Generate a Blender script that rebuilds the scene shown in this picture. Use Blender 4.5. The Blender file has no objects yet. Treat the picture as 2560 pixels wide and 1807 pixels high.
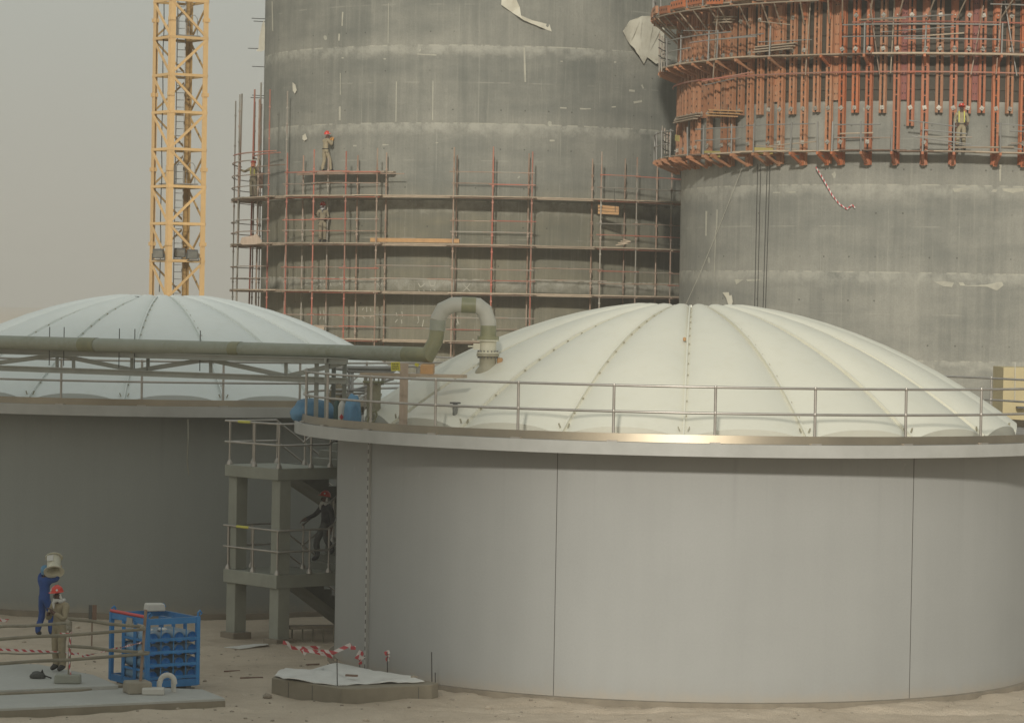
import bpy, bmesh, math, random
from mathutils import Vector, Matrix, noise
random.seed(7)
sc = bpy.context.scene
col = sc.collection
R = math.radians
V = Vector

# ------------------------------------------------------------------ camera
FPX, ROLL, PITCH, CAMH = 7740.0, 0.018, math.atan(0.0185), 8.4
cam_data = bpy.data.cameras.new('camera')
cam = bpy.data.objects.new('camera', cam_data)
col.objects.link(cam)
cam_data.sensor_width = 36.0
cam_data.lens = 36.0 * FPX / 2560.0
cam_data.clip_start, cam_data.clip_end = 0.5, 12000
_up0 = V((0, math.sin(PITCH), math.cos(PITCH)))
_fw = V((0, math.cos(PITCH), -math.sin(PITCH)))
_rt = V((math.cos(ROLL), 0, 0)) + _up0 * math.sin(ROLL)
_up = V((-math.sin(ROLL), 0, 0)) + _up0 * math.cos(ROLL)
cam.matrix_world = Matrix(((_rt.x, _up.x, -_fw.x, 0), (_rt.y, _up.y, -_fw.y, 0), (_rt.z, _up.z, -_fw.z, CAMH), (0, 0, 0, 1)))
sc.camera = cam

# ------------------------------------------------------------------ sky, sun, exposure
SUN_AZ, SUN_EL = -6.0, 21.0        # degrees right of straight behind the camera, above the horizon
world = bpy.data.worlds.new('World')
sc.world = world
world.use_nodes = True
wt = world.node_tree
wt.nodes.clear()
w_out = wt.nodes.new('ShaderNodeOutputWorld')
w_sky = wt.nodes.new('ShaderNodeTexSky')
w_sky.sky_type = 'NISHITA'
w_sky.sun_disc = False
w_sky.sun_elevation = R(SUN_EL)
w_sky.sun_rotation = R(180 - SUN_AZ)
w_sky.dust_density = 8.0
w_b1 = wt.nodes.new('ShaderNodeBackground')
w_b1.inputs['Strength'].default_value = 0.1
wt.links.new(w_sky.outputs[0], w_b1.inputs['Color'])
w_tc = wt.nodes.new('ShaderNodeTexCoord')
w_sep = wt.nodes.new('ShaderNodeSeparateXYZ')
wt.links.new(w_tc.outputs['Generated'], w_sep.inputs[0])
w_rmp = wt.nodes.new('ShaderNodeValToRGB')
cr = w_rmp.color_ramp
cr.elements[0].position = 0.0
cr.elements[0].color = (0.455, 0.43, 0.36, 1)
cr.elements[1].position = 0.10
cr.elements[1].color = (0.468, 0.478, 0.427, 1)
e = cr.elements.new(0.6)
e.color = (0.46, 0.495, 0.47, 1)
wt.links.new(w_sep.outputs['Z'], w_rmp.inputs[0])
w_b2 = wt.nodes.new('ShaderNodeBackground')
w_b2.inputs['Strength'].default_value = 1.0
wt.links.new(w_rmp.outputs[0], w_b2.inputs['Color'])
w_mix = wt.nodes.new('ShaderNodeMixShader')
w_mix.inputs[0].default_value = 0.93
wt.links.new(w_b1.outputs[0], w_mix.inputs[1])
wt.links.new(w_b2.outputs[0], w_mix.inputs[2])
wt.links.new(w_mix.outputs[0], w_out.inputs['Surface'])

sun_d = bpy.data.lights.new('sun', 'SUN')
sun = bpy.data.objects.new('sun', sun_d)
col.objects.link(sun)
sun_d.energy = 2.45
sun_d.angle = R(3)
sun_d.color = (1.0, 0.96, 0.86)
_sd = V((math.sin(R(SUN_AZ)) * math.cos(R(SUN_EL)), -math.cos(R(SUN_AZ)) * math.cos(R(SUN_EL)), math.sin(R(SUN_EL))))
sun.rotation_euler = _sd.to_track_quat('Z', 'Y').to_euler()
vs = sc.view_settings
vs.view_transform = 'Standard'
vs.look = 'None'
vs.exposure = 0.0
vs.gamma = 1.0
try:
    vs.use_curve_mapping = False
except Exception:
    pass

# ------------------------------------------------------------------ where a line of sight meets the place
def ray(px, py):
    dx, dy = (px - 1280) / FPX, (903.5 - py) / FPX
    return _fw + _rt * dx + _up * dy
def at(px, py, D):
    d = ray(px, py)
    t = D / d.y
    return V((d.x * t, D, CAMH + d.z * t))
def gnd(px, py, z=0.0):
    d = ray(px, py)
    t = (z - CAMH) / d.z
    return V((d.x * t, d.y * t, z))
def cyl(px, py, c, r):
    d = ray(px, py)
    a = d.x * d.x + d.y * d.y
    b = -2 * (d.x * c[0] + d.y * c[1])
    cc = c[0] ** 2 + c[1] ** 2 - r * r
    disc = max(b * b - 4 * a * cc, 0)
    t = (-b - math.sqrt(disc)) / (2 * a)
    return V((d.x * t, d.y * t, CAMH + d.z * t))
def ang(p, c):
    return math.atan2(p.x - c[0], -(p.y - c[1]))
def pol(c, r, th, z):
    return V((c[0] + r * math.sin(th), c[1] - r * math.cos(th), z))

# ------------------------------------------------------------------ mesh helpers
class MB:
    def __init__(self):
        self.v, self.f, self.m = [], [], []
    def add(self, vs, fs, mi=0):
        o = len(self.v)
        self.v += [V(p) for p in vs]
        self.f += [[i + o for i in f] for f in fs]
        self.m += [mi] * len(fs)
        return self
    def box(self, c, s, M=None, mi=0, tz=1.0):
        x, y, z = s[0] / 2, s[1] / 2, s[2] / 2
        P = [V((a * x * (tz if k > 0 else 1), b * y * (tz if k > 0 else 1), k * z)) for k in (-1, 1) for b in (-1, 1) for a in (-1, 1)]
        if M is not None:
            P = [M @ p for p in P]
        c = V(c)
        return self.add([p + c for p in P], [[0, 2, 3, 1], [4, 5, 7, 6], [0, 1, 5, 4], [2, 6, 7, 3], [0, 4, 6, 2], [1, 3, 7, 5]], mi)
    def beam(self, p, q, w, h, up=(0, 0, 1), mi=0):
        p, q = V(p), V(q)
        d = q - p
        L = d.length
        if L < 1e-6:
            return self
        d.normalize()
        u = V(up)
        s = d.cross(u)
        if s.length < 1e-4:
            u = V((0, 1, 0))
            s = d.cross(u)
        s.normalize()
        u = s.cross(d)
        M = Matrix((s, d, u)).transposed()
        return self.box((p + q) / 2, (w, L, h), M, mi)
    def path(self, pts, r, n=8, closed=False, mi=0, caps=True, flat=1.0):
        pts = [V(p) for p in pts]
        k = len(pts)
        rs = r if isinstance(r, (list, tuple)) else [r] * k
        rings = []
        prev = None
        for i, p in enumerate(pts):
            a = pts[i - 1] if (i > 0 or closed) else p
            b = pts[(i + 1) % k] if (i < k - 1 or closed) else p
            d1 = (p - a).normalized() if (p - a).length > 1e-9 else None
            d2 = (b - p).normalized() if (b - p).length > 1e-9 else None
            t = (d1 + d2).normalized() if d1 and d2 else (d1 or d2)
            if prev is None:
                u = V((0, 0, 1)) if abs(t.z) < 0.9 else V((0, 1, 0))
            else:
                u = prev
            s = t.cross(u).normalized()
            u = s.cross(t).normalized()
            prev = u
            sc_ = 1.0
            if d1 and d2:
                sc_ = 1.0 / max(math.cos(d1.angle(d2) / 2), 0.35)
                bend = (d2 - d1)
            ring = []
            for j in range(n):
                an = 2 * math.pi * j / n
                off = (s * math.cos(an) * flat + u * math.sin(an)) * rs[i]
                if d1 and d2 and bend.length > 1e-6:
                    bn = bend.normalized()
                    off = off + bn * off.dot(bn) * (sc_ - 1)
                ring.append(p + off)
            rings.append(ring)
        vs = [q for rg in rings for q in rg]
        fs = []
        for i in range(k if closed else k - 1):
            i2 = (i + 1) % k
            for j in range(n):
                j2 = (j + 1) % n
                fs.append([i * n + j, i * n + j2, i2 * n + j2, i2 * n + j])
        if caps and not closed:
            fs.append(list(range(n))[::-1])
            fs.append([(k - 1) * n + j for j in range(n)])
        return self.add(vs, fs, mi)
    def tube(self, p, q, r, n=8, mi=0):
        return self.path([p, q], r, n, mi=mi)
    def lathe(self, prof, n=24, c=(0, 0, 0), M=None, mi=0, sx=1.0, sy=1.0):
        c = V(c)
        vs, fs = [], []
        for r, z in prof:
            for j in range(n):
                an = 2 * math.pi * j / n
                p = V((r * sx * math.cos(an), r * sy * math.sin(an), z))
                vs.append((M @ p if M is not None else p) + c)
        for i in range(len(prof) - 1):
            for j in range(n):
                j2 = (j + 1) % n
                fs.append([i * n + j, i * n + j2, (i + 1) * n + j2, (i + 1) * n + j])
        return self.add(vs, fs, mi)
    def ring(self, r0, r1, z0, z1, a0=0.0, a1=2 * math.pi, n=128, c=(0, 0), mi=0):
        full = abs(a1 - a0 - 2 * math.pi) < 1e-6
        k = n if full else n + 1
        vs, fs = [], []
        for i in range(k):
            a = a0 + (a1 - a0) * i / n
            for r, z in ((r0, z0), (r1, z0), (r1, z1), (r0, z1)):
                vs.append(pol(c, r, a, z))
        for i in range(n):
            i2 = (i + 1) % k
            for j in range(4):
                j2 = (j + 1) % 4
                fs.append([i * 4 + j, i2 * 4 + j, i2 * 4 + j2, i * 4 + j2])
        if not full:
            fs.append([0, 1, 2, 3])
            fs.append([n * 4 + 3, n * 4 + 2, n * 4 + 1, n * 4])
        return self.add(vs, fs, mi)
    def prism(self, poly, z0, z1, mi=0, top_in=0.0):
        n = len(poly)
        c = sum((V((p[0], p[1], 0)) for p in poly), V()) / n
        vs = [V((p[0], p[1], z0)) for p in poly]
        for p in poly:
            q = V((p[0], p[1], 0))
            q = q + (c - q) * top_in
            vs.append(V((q.x, q.y, z1)))
        fs = [list(range(n))[::-1], [n + i for i in range(n)]]
        for i in range(n):
            j = (i + 1) % n
            fs.append([i, j, n + j, n + i])
        return self.add(vs, fs, mi)
    def build(self, name, mats, parent=None, origin=None, smooth=None, fix=True, bevel=0.0):
        me = bpy.data.meshes.new(name)
        if origin is None:
            origin = V((0, 0, 0))
            if parent is not None and parent.get('_org') is not None:
                origin = V(parent['_org'])
        origin = V(origin)
        me.from_pydata([tuple(p - origin) for p in self.v], [], self.f)
        if not isinstance(mats, (list, tuple)):
            mats = [mats]
        for m in mats:
            me.materials.append(m)
        for p, mi in zip(me.polygons, self.m):
            p.material_index = mi
        if fix or bevel:
            bm = bmesh.new()
            bm.from_mesh(me)
            bmesh.ops.recalc_face_normals(bm, faces=bm.faces)
            if bevel:
                bmesh.ops.bevel(bm, geom=list(bm.edges), offset=bevel, segments=1, affect='EDGES', clamp_overlap=True)
            bm.to_mesh(me)
            bm.free()
        if smooth is not None:
            me.shade_smooth()
            me.set_sharp_from_angle(angle=R(smooth))
        o = bpy.data.objects.new(name, me)
        col.objects.link(o)
        if parent is not None:
            o.parent = parent
            o['_org'] = tuple(origin)
        else:
            o.location = origin
            o['_org'] = tuple(origin)
        return o

def tag(o, label=None, cat=None, group=None, kind=None):
    if label: o['label'] = label
    if cat: o['category'] = cat
    if group: o['group'] = group
    if kind: o['kind'] = kind
    return o
def thing(name, org, label, cat, group=None):
    o = bpy.data.objects.new(name, None)
    o.empty_display_size = 0.2
    col.objects.link(o)
    o.location = org
    o['_org'] = tuple(org)
    return tag(o, label, cat, group)
def kids(o):
    return [c for c in bpy.data.objects if c.parent == o]
def dup(o, parent=None):
    ch = [c for c in o.children]
    c = o.copy()
    col.objects.link(c)
    if parent is not None:
        c.parent = parent
    for k in ch:
        dup(k, c)
    return c

# ------------------------------------------------------------------ materials
def N(nt, t, ins=None, **props):
    n = nt.nodes.new(t)
    for k, v in props.items():
        setattr(n, k, v)
    for k, v in (ins or {}).items():
        s = n.inputs[k]
        if hasattr(v, 'is_output'):
            nt.links.new(v, s)
        else:
            if isinstance(v, tuple) and len(v) == 3 and s.type == 'RGBA':
                v = (*v, 1)
            s.default_value = v
    return n
def mth(nt, op, a, b=0.0, c=0.0, clamp=False):
    n = nt.nodes.new('ShaderNodeMath')
    n.operation = op
    n.use_clamp = clamp
    for i, v in enumerate((a, b, c)):
        if hasattr(v, 'is_output'):
            nt.links.new(v, n.inputs[i])
        else:
            n.inputs[i].default_value = v
    return n.outputs[0]
def mixc(nt, f, a, b, blend='MIX'):
    n = nt.nodes.new('ShaderNodeMix')
    n.data_type = 'RGBA'
    n.blend_type = blend
    n.clamp_factor = True
    for i, v in ((0, f), (6, a), (7, b)):
        if hasattr(v, 'is_output'):
            nt.links.new(v, n.inputs[i])
        else:
            n.inputs[i].default_value = (*v, 1) if isinstance(v, tuple) and len(v) == 3 else v
    return n.outputs[2]
def noi(nt, vec, scale, detail=4, rough=0.55, mp=None):
    if mp is not None:
        m = N(nt, 'ShaderNodeMapping', {'Vector': vec, 'Scale': mp})
        vec = m.outputs[0]
    return N(nt, 'ShaderNodeTexNoise', {'Vector': vec, 'Scale': scale, 'Detail': detail, 'Roughness': rough}).outputs[0]
def rng(nt, v, a, b, lo=0.0, hi=1.0):
    return N(nt, 'ShaderNodeMapRange', {0: v, 1: a, 2: b, 3: lo, 4: hi}, clamp=True).outputs[0]
def new_mat(name):
    m = bpy.data.materials.new(name)
    m.use_nodes = True
    nt = m.node_tree
    return m, nt, nt.nodes['Principled BSDF']
def mat(name, c, c2=None, scale=3.0, rough=0.6, metal=0.0, mp=None, lo=0.35, hi=0.7, bump=0.0, bscale=30.0, rnd=0.0, spec=0.5, dust=None, fine=0.0):
    m, nt, b = new_mat(name)
    tc = N(nt, 'ShaderNodeTexCoord').outputs['Object']
    cc = c
    base = None
    if c2 is not None:
        n = noi(nt, tc, scale, 5, 0.6, mp)
        base = mixc(nt, rng(nt, n, lo, hi), c, c2)
    if fine:
        n = noi(nt, tc, scale * 9, 3, 0.6)
        base = mixc(nt, rng(nt, n, 0.3, 0.7), base if base is not None else c, tuple(x * (1 - fine) for x in c))
    if dust is not None:
        nrm = N(nt, 'ShaderNodeNewGeometry').outputs['Normal']
        z = N(nt, 'ShaderNodeSeparateXYZ', {0: nrm}).outputs[2]
        f = mth(nt, 'MULTIPLY', rng(nt, z, 0.2, 1.0), rng(nt, noi(nt, tc, 6, 4), 0.25, 0.65))
        base = mixc(nt, f, base if base is not None else c, dust)
    if rnd:
        oi = N(nt, 'ShaderNodeObjectInfo').outputs['Random']
        base2 = mixc(nt, 1.0, base if base is not None else c, (1, 1, 1), 'MULTIPLY')
        hs = N(nt, 'ShaderNodeHueSaturation', {'Color': base2, 'Value': rng(nt, oi, 0, 1, 1 - rnd, 1 + rnd)})
        base = hs.outputs[0]
    if base is None:
        b.inputs['Base Color'].default_value = (*c, 1)
    else:
        nt.links.new(base, b.inputs['Base Color'])
    b.inputs['Roughness'].default_value = rough
    b.inputs['Metallic'].default_value = metal
    b.inputs['Specular IOR Level'].default_value = spec
    if bump:
        bn = N(nt, 'ShaderNodeBump', {'Strength': bump, 'Distance': 0.02, 'Height': noi(nt, tc, bscale, 4)})
        nt.links.new(bn.outputs[0], b.inputs['Normal'])
    return m

def silo_concrete(name, Rr, zj, lift=3.35, seed=0.0, ca=(0.325, 0.315, 0.272), cb=(0.185, 0.187, 0.165), olive=0.0):
    m, nt, b = new_mat(name)
    tc = N(nt, 'ShaderNodeTexCoord').outputs['Object']
    s = N(nt, 'ShaderNodeSeparateXYZ', {0: tc}).outputs
    x, y, z = s[0], s[1], s[2]
    th = mth(nt, 'ARCTAN2', x, mth(nt, 'MULTIPLY', y, -1.0))
    arc = mth(nt, 'MULTIPLY', th, Rr)
    q = N(nt, 'ShaderNodeCombineXYZ', {0: arc, 1: seed, 2: z}).outputs[0]
    lf = mth(nt, 'DIVIDE', mth(nt, 'SUBTRACT', z, zj), lift)
    li = mth(nt, 'FLOOR', lf)
    lr = mth(nt, 'SUBTRACT', lf, li)
    dz = mth(nt, 'MULTIPLY', lr, lift)               # metres above the joint below
    pi_ = mth(nt, 'FLOOR', mth(nt, 'DIVIDE', mth(nt, 'ADD', arc, mth(nt, 'MULTIPLY', li, 0.9)), 2.7))
    wn = N(nt, 'ShaderNodeTexWhiteNoise', {'Vector': N(nt, 'ShaderNodeCombineXYZ', {0: pi_, 1: li, 2: seed}).outputs[0]}, noise_dimensions='3D').outputs[0]
    mott = noi(nt, q, 0.38, 7, 0.64)
    strk = noi(nt, q, 1.0, 5, 0.65, (3.2, 1, 0.16))
    strk2 = noi(nt, q, 1.0, 4, 0.6, (9.0, 1, 0.35))
    grain = noi(nt, q, 14.0, 4, 0.7)
    # broad tone: panel tone, mottling, rain streaks
    t = mth(nt, 'ADD', mth(nt, 'MULTIPLY', rng(nt, mott, 0.32, 0.68), 0.62), mth(nt, 'MULTIPLY', wn, 0.26))
    t = mth(nt, 'ADD', t, mth(nt, 'MULTIPLY', rng(nt, strk, 0.38, 0.66), 0.34))
    base = mixc(nt, t, ca, cb)
    # curing compound leaves the lower lifts olive brown
    ol = mth(nt, 'MULTIPLY', rng(nt, mth(nt, 'ADD', z, mth(nt, 'MULTIPLY', mott, 1.5)), 14.6, 12.6), olive)
    base = mixc(nt, ol, base, (0.80, 0.74, 0.58), 'MULTIPLY')
    # darker wet looking fields in the middle of each lift
    fld = mth(nt, 'MULTIPLY', rng(nt, noi(nt, q, 0.5, 6, 0.6, (0.45, 1, 1.7)), 0.42, 0.66), rng(nt, dz, 0.2, 0.7))
    base = mixc(nt, mth(nt, 'MULTIPLY', fld, 0.45), base, (cb[0] * .62, cb[1] * .67, cb[2] * .70))
    base = mixc(nt, mth(nt, 'MULTIPLY', rng(nt, strk2, 0.54, 0.74), 0.36), base, (0.36, 0.345, 0.29))
    base = mixc(nt, mth(nt, 'MULTIPLY', rng(nt, grain, 0.4, 0.8), 0.30), base, (0.14, 0.135, 0.11))
    # pale grout band hanging below each joint (top of the lift below), ragged edge
    edge = mth(nt, 'MULTIPLY', noi(nt, q, 1.6, 6, 0.7), 0.95)
    up = mth(nt, 'SUBTRACT', lift, dz)               # metres below the joint above
    band = mth(nt, 'SUBTRACT', 1.0, rng(nt, mth(nt, 'SUBTRACT', up, edge), -0.34, 0.05), clamp=True)
    bf = mth(nt, 'MULTIPLY', band, rng(nt, noi(nt, q, 1.5, 7, 0.72), 0.34, 0.58))
    base = mixc(nt, mth(nt, 'MULTIPLY', bf, 0.6), base, (0.46, 0.445, 0.385))
    # thin pale lip of the cold joint
    j1 = mth(nt, 'MULTIPLY', mth(nt, 'COMPARE', dz, 0.0, 0.045), rng(nt, noi(nt, q, 3.0, 4), 0.42, 0.55))
    base = mixc(nt, mth(nt, 'MULTIPLY', j1, 0.6), base, (0.5, 0.48, 0.4))
    # half-height faint form line
    j2 = mth(nt, 'MULTIPLY', mth(nt, 'COMPARE', dz, lift * 0.53, 0.028), rng(nt, noi(nt, q, 0.9, 3), 0.5, 0.6))
    base = mixc(nt, mth(nt, 'MULTIPLY', j2, 0.3), base, (0.42, 0.40, 0.34))
    # vertical panel seams
    fa = mth(nt, 'FRACT', mth(nt, 'DIVIDE', mth(nt, 'ADD', arc, mth(nt, 'MULTIPLY', li, 0.9)), 2.7))
    j3 = mth(nt, 'MULTIPLY', mth(nt, 'COMPARE', fa, 0.5, 0.008), rng(nt, noi(nt, q, 0.7, 3), 0.45, 0.6))
    base = mixc(nt, mth(nt, 'MULTIPLY', j3, 0.25), base, (0.42, 0.41, 0.35))
    # pale plaster dabs
    vo = N(nt, 'ShaderNodeTexVoronoi', {'Vector': q, 'Scale': 0.75, 'Randomness': 1.0})
    dab = mth(nt, 'LESS_THAN', mth(nt, 'ADD', vo.outputs['Distance'], mth(nt, 'MULTIPLY', noi(nt, q, 7, 3), 0.16)), 0.155)
    keep = mth(nt, 'GREATER_THAN', N(nt, 'ShaderNodeSeparateColor', {0: vo.outputs['Color']}).outputs[0], 0.62)
    base = mixc(nt, mth(nt, 'MULTIPLY', mth(nt, 'MULTIPLY', dab, keep), 0.55), base, (0.5, 0.485, 0.4))
    # tie holes
    ha = mth(nt, 'SUBTRACT', mth(nt, 'FRACT', mth(nt, 'DIVIDE', arc, 1.04)), 0.5)
    hz = mth(nt, 'SUBTRACT', mth(nt, 'FRACT', mth(nt, 'DIVIDE', mth(nt, 'SUBTRACT', z, zj), lift / 2)), 0.36)
    hd = mth(nt, 'SQRT', mth(nt, 'ADD', mth(nt, 'POWER', mth(nt, 'MULTIPLY', ha, 1.04), 2.0), mth(nt, 'POWER', mth(nt, 'MULTIPLY', hz, lift / 2), 2.0)))
    hole = mth(nt, 'MULTIPLY', mth(nt, 'LESS_THAN', hd, 0.035), rng(nt, noi(nt, q, 1.3, 2), 0.45, 0.55))
    base = mixc(nt, mth(nt, 'MULTIPLY', hole, 0.7), base, (0.06, 0.058, 0.05))
    nt.links.new(base, b.inputs['Base Color'])
    b.inputs['Roughness'].default_value = 0.85
    b.inputs['Specular IOR Level'].default_value = 0.25
    bn = N(nt, 'ShaderNodeBump', {'Strength': 0.35, 'Distance': 0.03, 'Height': mth(nt, 'ADD', grain, mth(nt, 'MULTIPLY', band, 0.6))})
    nt.links.new(bn.outputs[0], b.inputs['Normal'])
    return m

def tank_wall_mat(name, c):
    m, nt, b = new_mat(name)
    tc = N(nt, 'ShaderNodeTexCoord').outputs['Object']
    s = N(nt, 'ShaderNodeSeparateXYZ', {0: tc}).outputs
    th = mth(nt, 'ARCTAN2', s[0], mth(nt, 'MULTIPLY', s[1], -1.0))
    q = N(nt, 'ShaderNodeCombineXYZ', {0: mth(nt, 'MULTIPLY', th, 8.25), 1: 0.0, 2: s[2]}).outputs[0]
    big = noi(nt, q, 0.4, 5, 0.6)
    st = noi(nt, q, 1.0, 5, 0.6, (2.2, 1, 0.12))
    gr = noi(nt, q, 22, 3, 0.7)
    t = mth(nt, 'ADD', mth(nt, 'MULTIPLY', rng(nt, big, 0.3, 0.7), 0.55), mth(nt, 'MULTIPLY', rng(nt, st, 0.35, 0.65), 0.22))
    base = mixc(nt, t, tuple(v * 1.06 for v in c), tuple(v * 0.91 for v in c))
    base = mixc(nt, mth(nt, 'MULTIPLY', rng(nt, gr, 0.4, 0.75), 0.14), base, tuple(v * 0.6 for v in c))
    # splash dust near the ground, run marks under the rim
    low = mth(nt, 'MULTIPLY', rng(nt, mth(nt, 'ADD', s[2], mth(nt, 'MULTIPLY', noi(nt, q, 1.4, 5, 0.7), 1.1)), 1.2, 0.35), 0.45)
    base = mixc(nt, low, base, (c[0] * .95, c[1] * .86, c[2] * .74))
    run = mth(nt, 'MULTIPLY', rng(nt, noi(nt, q, 1.0, 4, 0.6, (3.0, 1, 0.05)), 0.58, 0.75), rng(nt, s[2], 2.5, 5.3))
    base = mixc(nt, mth(nt, 'MULTIPLY', run, 0.25), base, tuple(v * 0.62 for v in c))
    # tide mark of dust thrown up along the foot of the wall, a few wandering drips
    drip = mth(nt, 'MULTIPLY', rng(nt, noi(nt, q, 1.0, 3, 0.5, (7.0, 1, 0.09)), 0.66, 0.78), rng(nt, noi(nt, q, 0.5, 3), 0.45, 0.6))
    base = mixc(nt, mth(nt, 'MULTIPLY', drip, 0.3), base, tuple(v * 0.72 for v in c))
    foot = rng(nt, mth(nt, 'ADD', s[2], mth(nt, 'MULTIPLY', noi(nt, q, 3.0, 6, 0.75), 0.5)), 0.62, 0.3)
    base = mixc(nt, mth(nt, 'MULTIPLY', foot, 0.6), base, (0.42, 0.35, 0.265))
    vo = N(nt, 'ShaderNodeTexVoronoi', {'Vector': q, 'Scale': 0.55})
    sc1 = mth(nt, 'MULTIPLY', mth(nt, 'LESS_THAN', mth(nt, 'ADD', vo.outputs['Distance'], mth(nt, 'MULTIPLY', noi(nt, q, 14, 3), 0.12)), 0.10), 0.5)
    base = mixc(nt, sc1, base, tuple(v * 1.18 for v in c))
    nt.links.new(base, b.inputs['Base Color'])
    b.inputs['Roughness'].default_value = 0.62
    b.inputs['Specular IOR Level'].default_value = 0.3
    bn = N(nt, 'ShaderNodeBump', {'Strength': 0.12, 'Distance': 0.02, 'Height': noi(nt, q, 1.2, 4)})
    nt.links.new(bn.outputs[0], b.inputs['Normal'])
    return m

def roof_mat(name, c):
    m, nt, b = new_mat(name)
    tc = N(nt, 'ShaderNodeTexCoord').outputs['Object']
    n1 = noi(nt, tc, 0.5, 5, 0.55)
    n2 = noi(nt, tc, 3.0, 5, 0.65)
    base = mixc(nt, rng(nt, n1, 0.3, 0.7), c, tuple(v * f for v, f in zip(c, (0.93, 0.94, 0.95))))
    base = mixc(nt, mth(nt, 'MULTIPLY', rng(nt, n2, 0.5, 0.8), 0.3), base, tuple(v * f for v, f in zip(c, (0.82, 0.8, 0.72))))
    nt.links.new(base, b.inputs['Base Color'])
    b.inputs['Roughness'].default_value = 0.42
    b.inputs['Specular IOR Level'].default_value = 0.4
    return m

def tape_mat():
    m, nt, b = new_mat('barrier_tape_red_white')
    uv = N(nt, 'ShaderNodeUVMap').outputs[0]
    s = N(nt, 'ShaderNodeSeparateXYZ', {0: uv}).outputs
    f = mth(nt, 'FRACT', mth(nt, 'ADD', mth(nt, 'MULTIPLY', s[0], 1.0), mth(nt, 'MULTIPLY', s[1], 0.35)))
    base = mixc(nt, mth(nt, 'GREATER_THAN', f, 0.5), (0.48, 0.055, 0.065), (0.66, 0.60, 0.57))
    nt.links.new(base, b.inputs['Base Color'])
    b.inputs['Roughness'].default_value = 0.45
    return m

def sand_mat():
    m, nt, b = new_mat('sand_ground')
    tc = N(nt, 'ShaderNodeTexCoord').outputs['Object']
    n1 = noi(nt, tc, 0.35, 6, 0.6)
    n2 = noi(nt, tc, 2.2, 6, 0.68)
    n3 = noi(nt, tc, 28, 4, 0.7)
    base = mixc(nt, rng(nt, n1, 0.35, 0.66), (0.62, 0.52, 0.405), (0.49, 0.405, 0.31))
    base = mixc(nt, mth(nt, 'MULTIPLY', rng(nt, n2, 0.45, 0.75), 0.55), base, (0.66, 0.57, 0.46))
    base = mixc(nt, mth(nt, 'MULTIPLY', rng(nt, n3, 0.5, 0.75), 0.35), base, (0.20, 0.165, 0.12))
    vo = N(nt, 'ShaderNodeTexVoronoi', {'Vector': tc, 'Scale': 3.0})
    peb = mth(nt, 'MULTIPLY', mth(nt, 'LESS_THAN', vo.outputs['Distance'], 0.13), mth(nt, 'GREATER_THAN', N(nt, 'ShaderNodeSeparateColor', {0: vo.outputs['Color']}).outputs[0], 0.7))
    base = mixc(nt, mth(nt, 'MULTIPLY', peb, 0.6), base, (0.24, 0.20, 0.155))
    nt.links.new(base, b.inputs['Base Color'])
    b.inputs['Roughness'].default_value = 0.95
    b.inputs['Specular IOR Level'].default_value = 0.1
    h = mth(nt, 'ADD', n2, mth(nt, 'MULTIPLY', n3, 0.35))
    bn = N(nt, 'ShaderNodeBump', {'Strength': 0.9, 'Distance': 0.08, 'Height': h})
    nt.links.new(bn.outputs[0], b.inputs['Normal'])
    return m

def stripe_steel():
    m, nt, b = new_mat('stainless_kick_plate')
    tc = N(nt, 'ShaderNodeTexCoord').outputs['Object']
    n = noi(nt, tc, 0.8, 5, 0.6)
    base = mixc(nt, rng(nt, n, 0.3, 0.7), (0.34, 0.285, 0.21), (0.25, 0.215, 0.165))  # gold of the sun glint tinted into the steel
    nt.links.new(base, b.inputs['Base Color'])
    b.inputs['Metallic'].default_value = 0.85
    b.inputs['Roughness'].default_value = 0.40
    return m

M = {}
M['sand'] = sand_mat()
M['silo_mid'] = silo_concrete('raw_concrete_middle', 10.5, 19.45, olive=0.8, seed=3.1)
M['silo_right'] = silo_concrete('raw_concrete_right', 10.5, 13.2, seed=17.7, ca=(0.37, 0.357, 0.31), cb=(0.22, 0.218, 0.193))
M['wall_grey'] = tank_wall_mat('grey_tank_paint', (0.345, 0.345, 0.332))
M['wall_shaded'] = tank_wall_mat('shaded_grey_tank_paint', (0.27, 0.282, 0.265))  # grey tank paint with the shade on the left tank darkened into it
M['roof'] = roof_mat('white_fibreglass_roof', (0.70, 0.675, 0.57))
M['roof_left'] = roof_mat('blue_shade_fibreglass_roof', (0.72, 0.75, 0.72))  # same roof, with the blue of skylit shade put into its colour
M['seam'] = mat('dark_sealant', (0.10, 0.095, 0.085), rough=0.8)
M['fascia'] = mat('pale_grey_fascia', (0.44, 0.435, 0.41), (0.37, 0.365, 0.34), 1.2, 0.5)
M['deck'] = mat('walkway_deck', (0.30, 0.28, 0.25), (0.22, 0.2, 0.17), 1.5, 0.8)
M['steel'] = mat('brushed_stainless', (0.48, 0.44, 0.40), (0.38, 0.35, 0.31), 2.5, 0.38, 0.7)
M['kick'] = stripe_steel()
M['plinth'] = mat('sandy_concrete', (0.27, 0.23, 0.175), (0.20, 0.17, 0.13), 2.0, 0.9, bump=0.4)
M['concrete'] = mat('grey_green_concrete', (0.31, 0.315, 0.265), (0.255, 0.26, 0.22), 1.5, 0.8, bump=0.2, bscale=12)
M['pad'] = mat('pale_pad_concrete', (0.47, 0.465, 0.43), (0.39, 0.385, 0.345), 0.9, 0.85, bump=0.25, bscale=14, fine=0.15)
M['pad_side'] = mat('blockwork', (0.27, 0.235, 0.175), (0.205, 0.178, 0.13), 1.6, 0.9, bump=0.4, bscale=18)
M['block'] = mat('sandcrete_block', (0.33, 0.295, 0.235), (0.27, 0.24, 0.185), 4.0, 0.95, bump=0.5, bscale=25)
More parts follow.
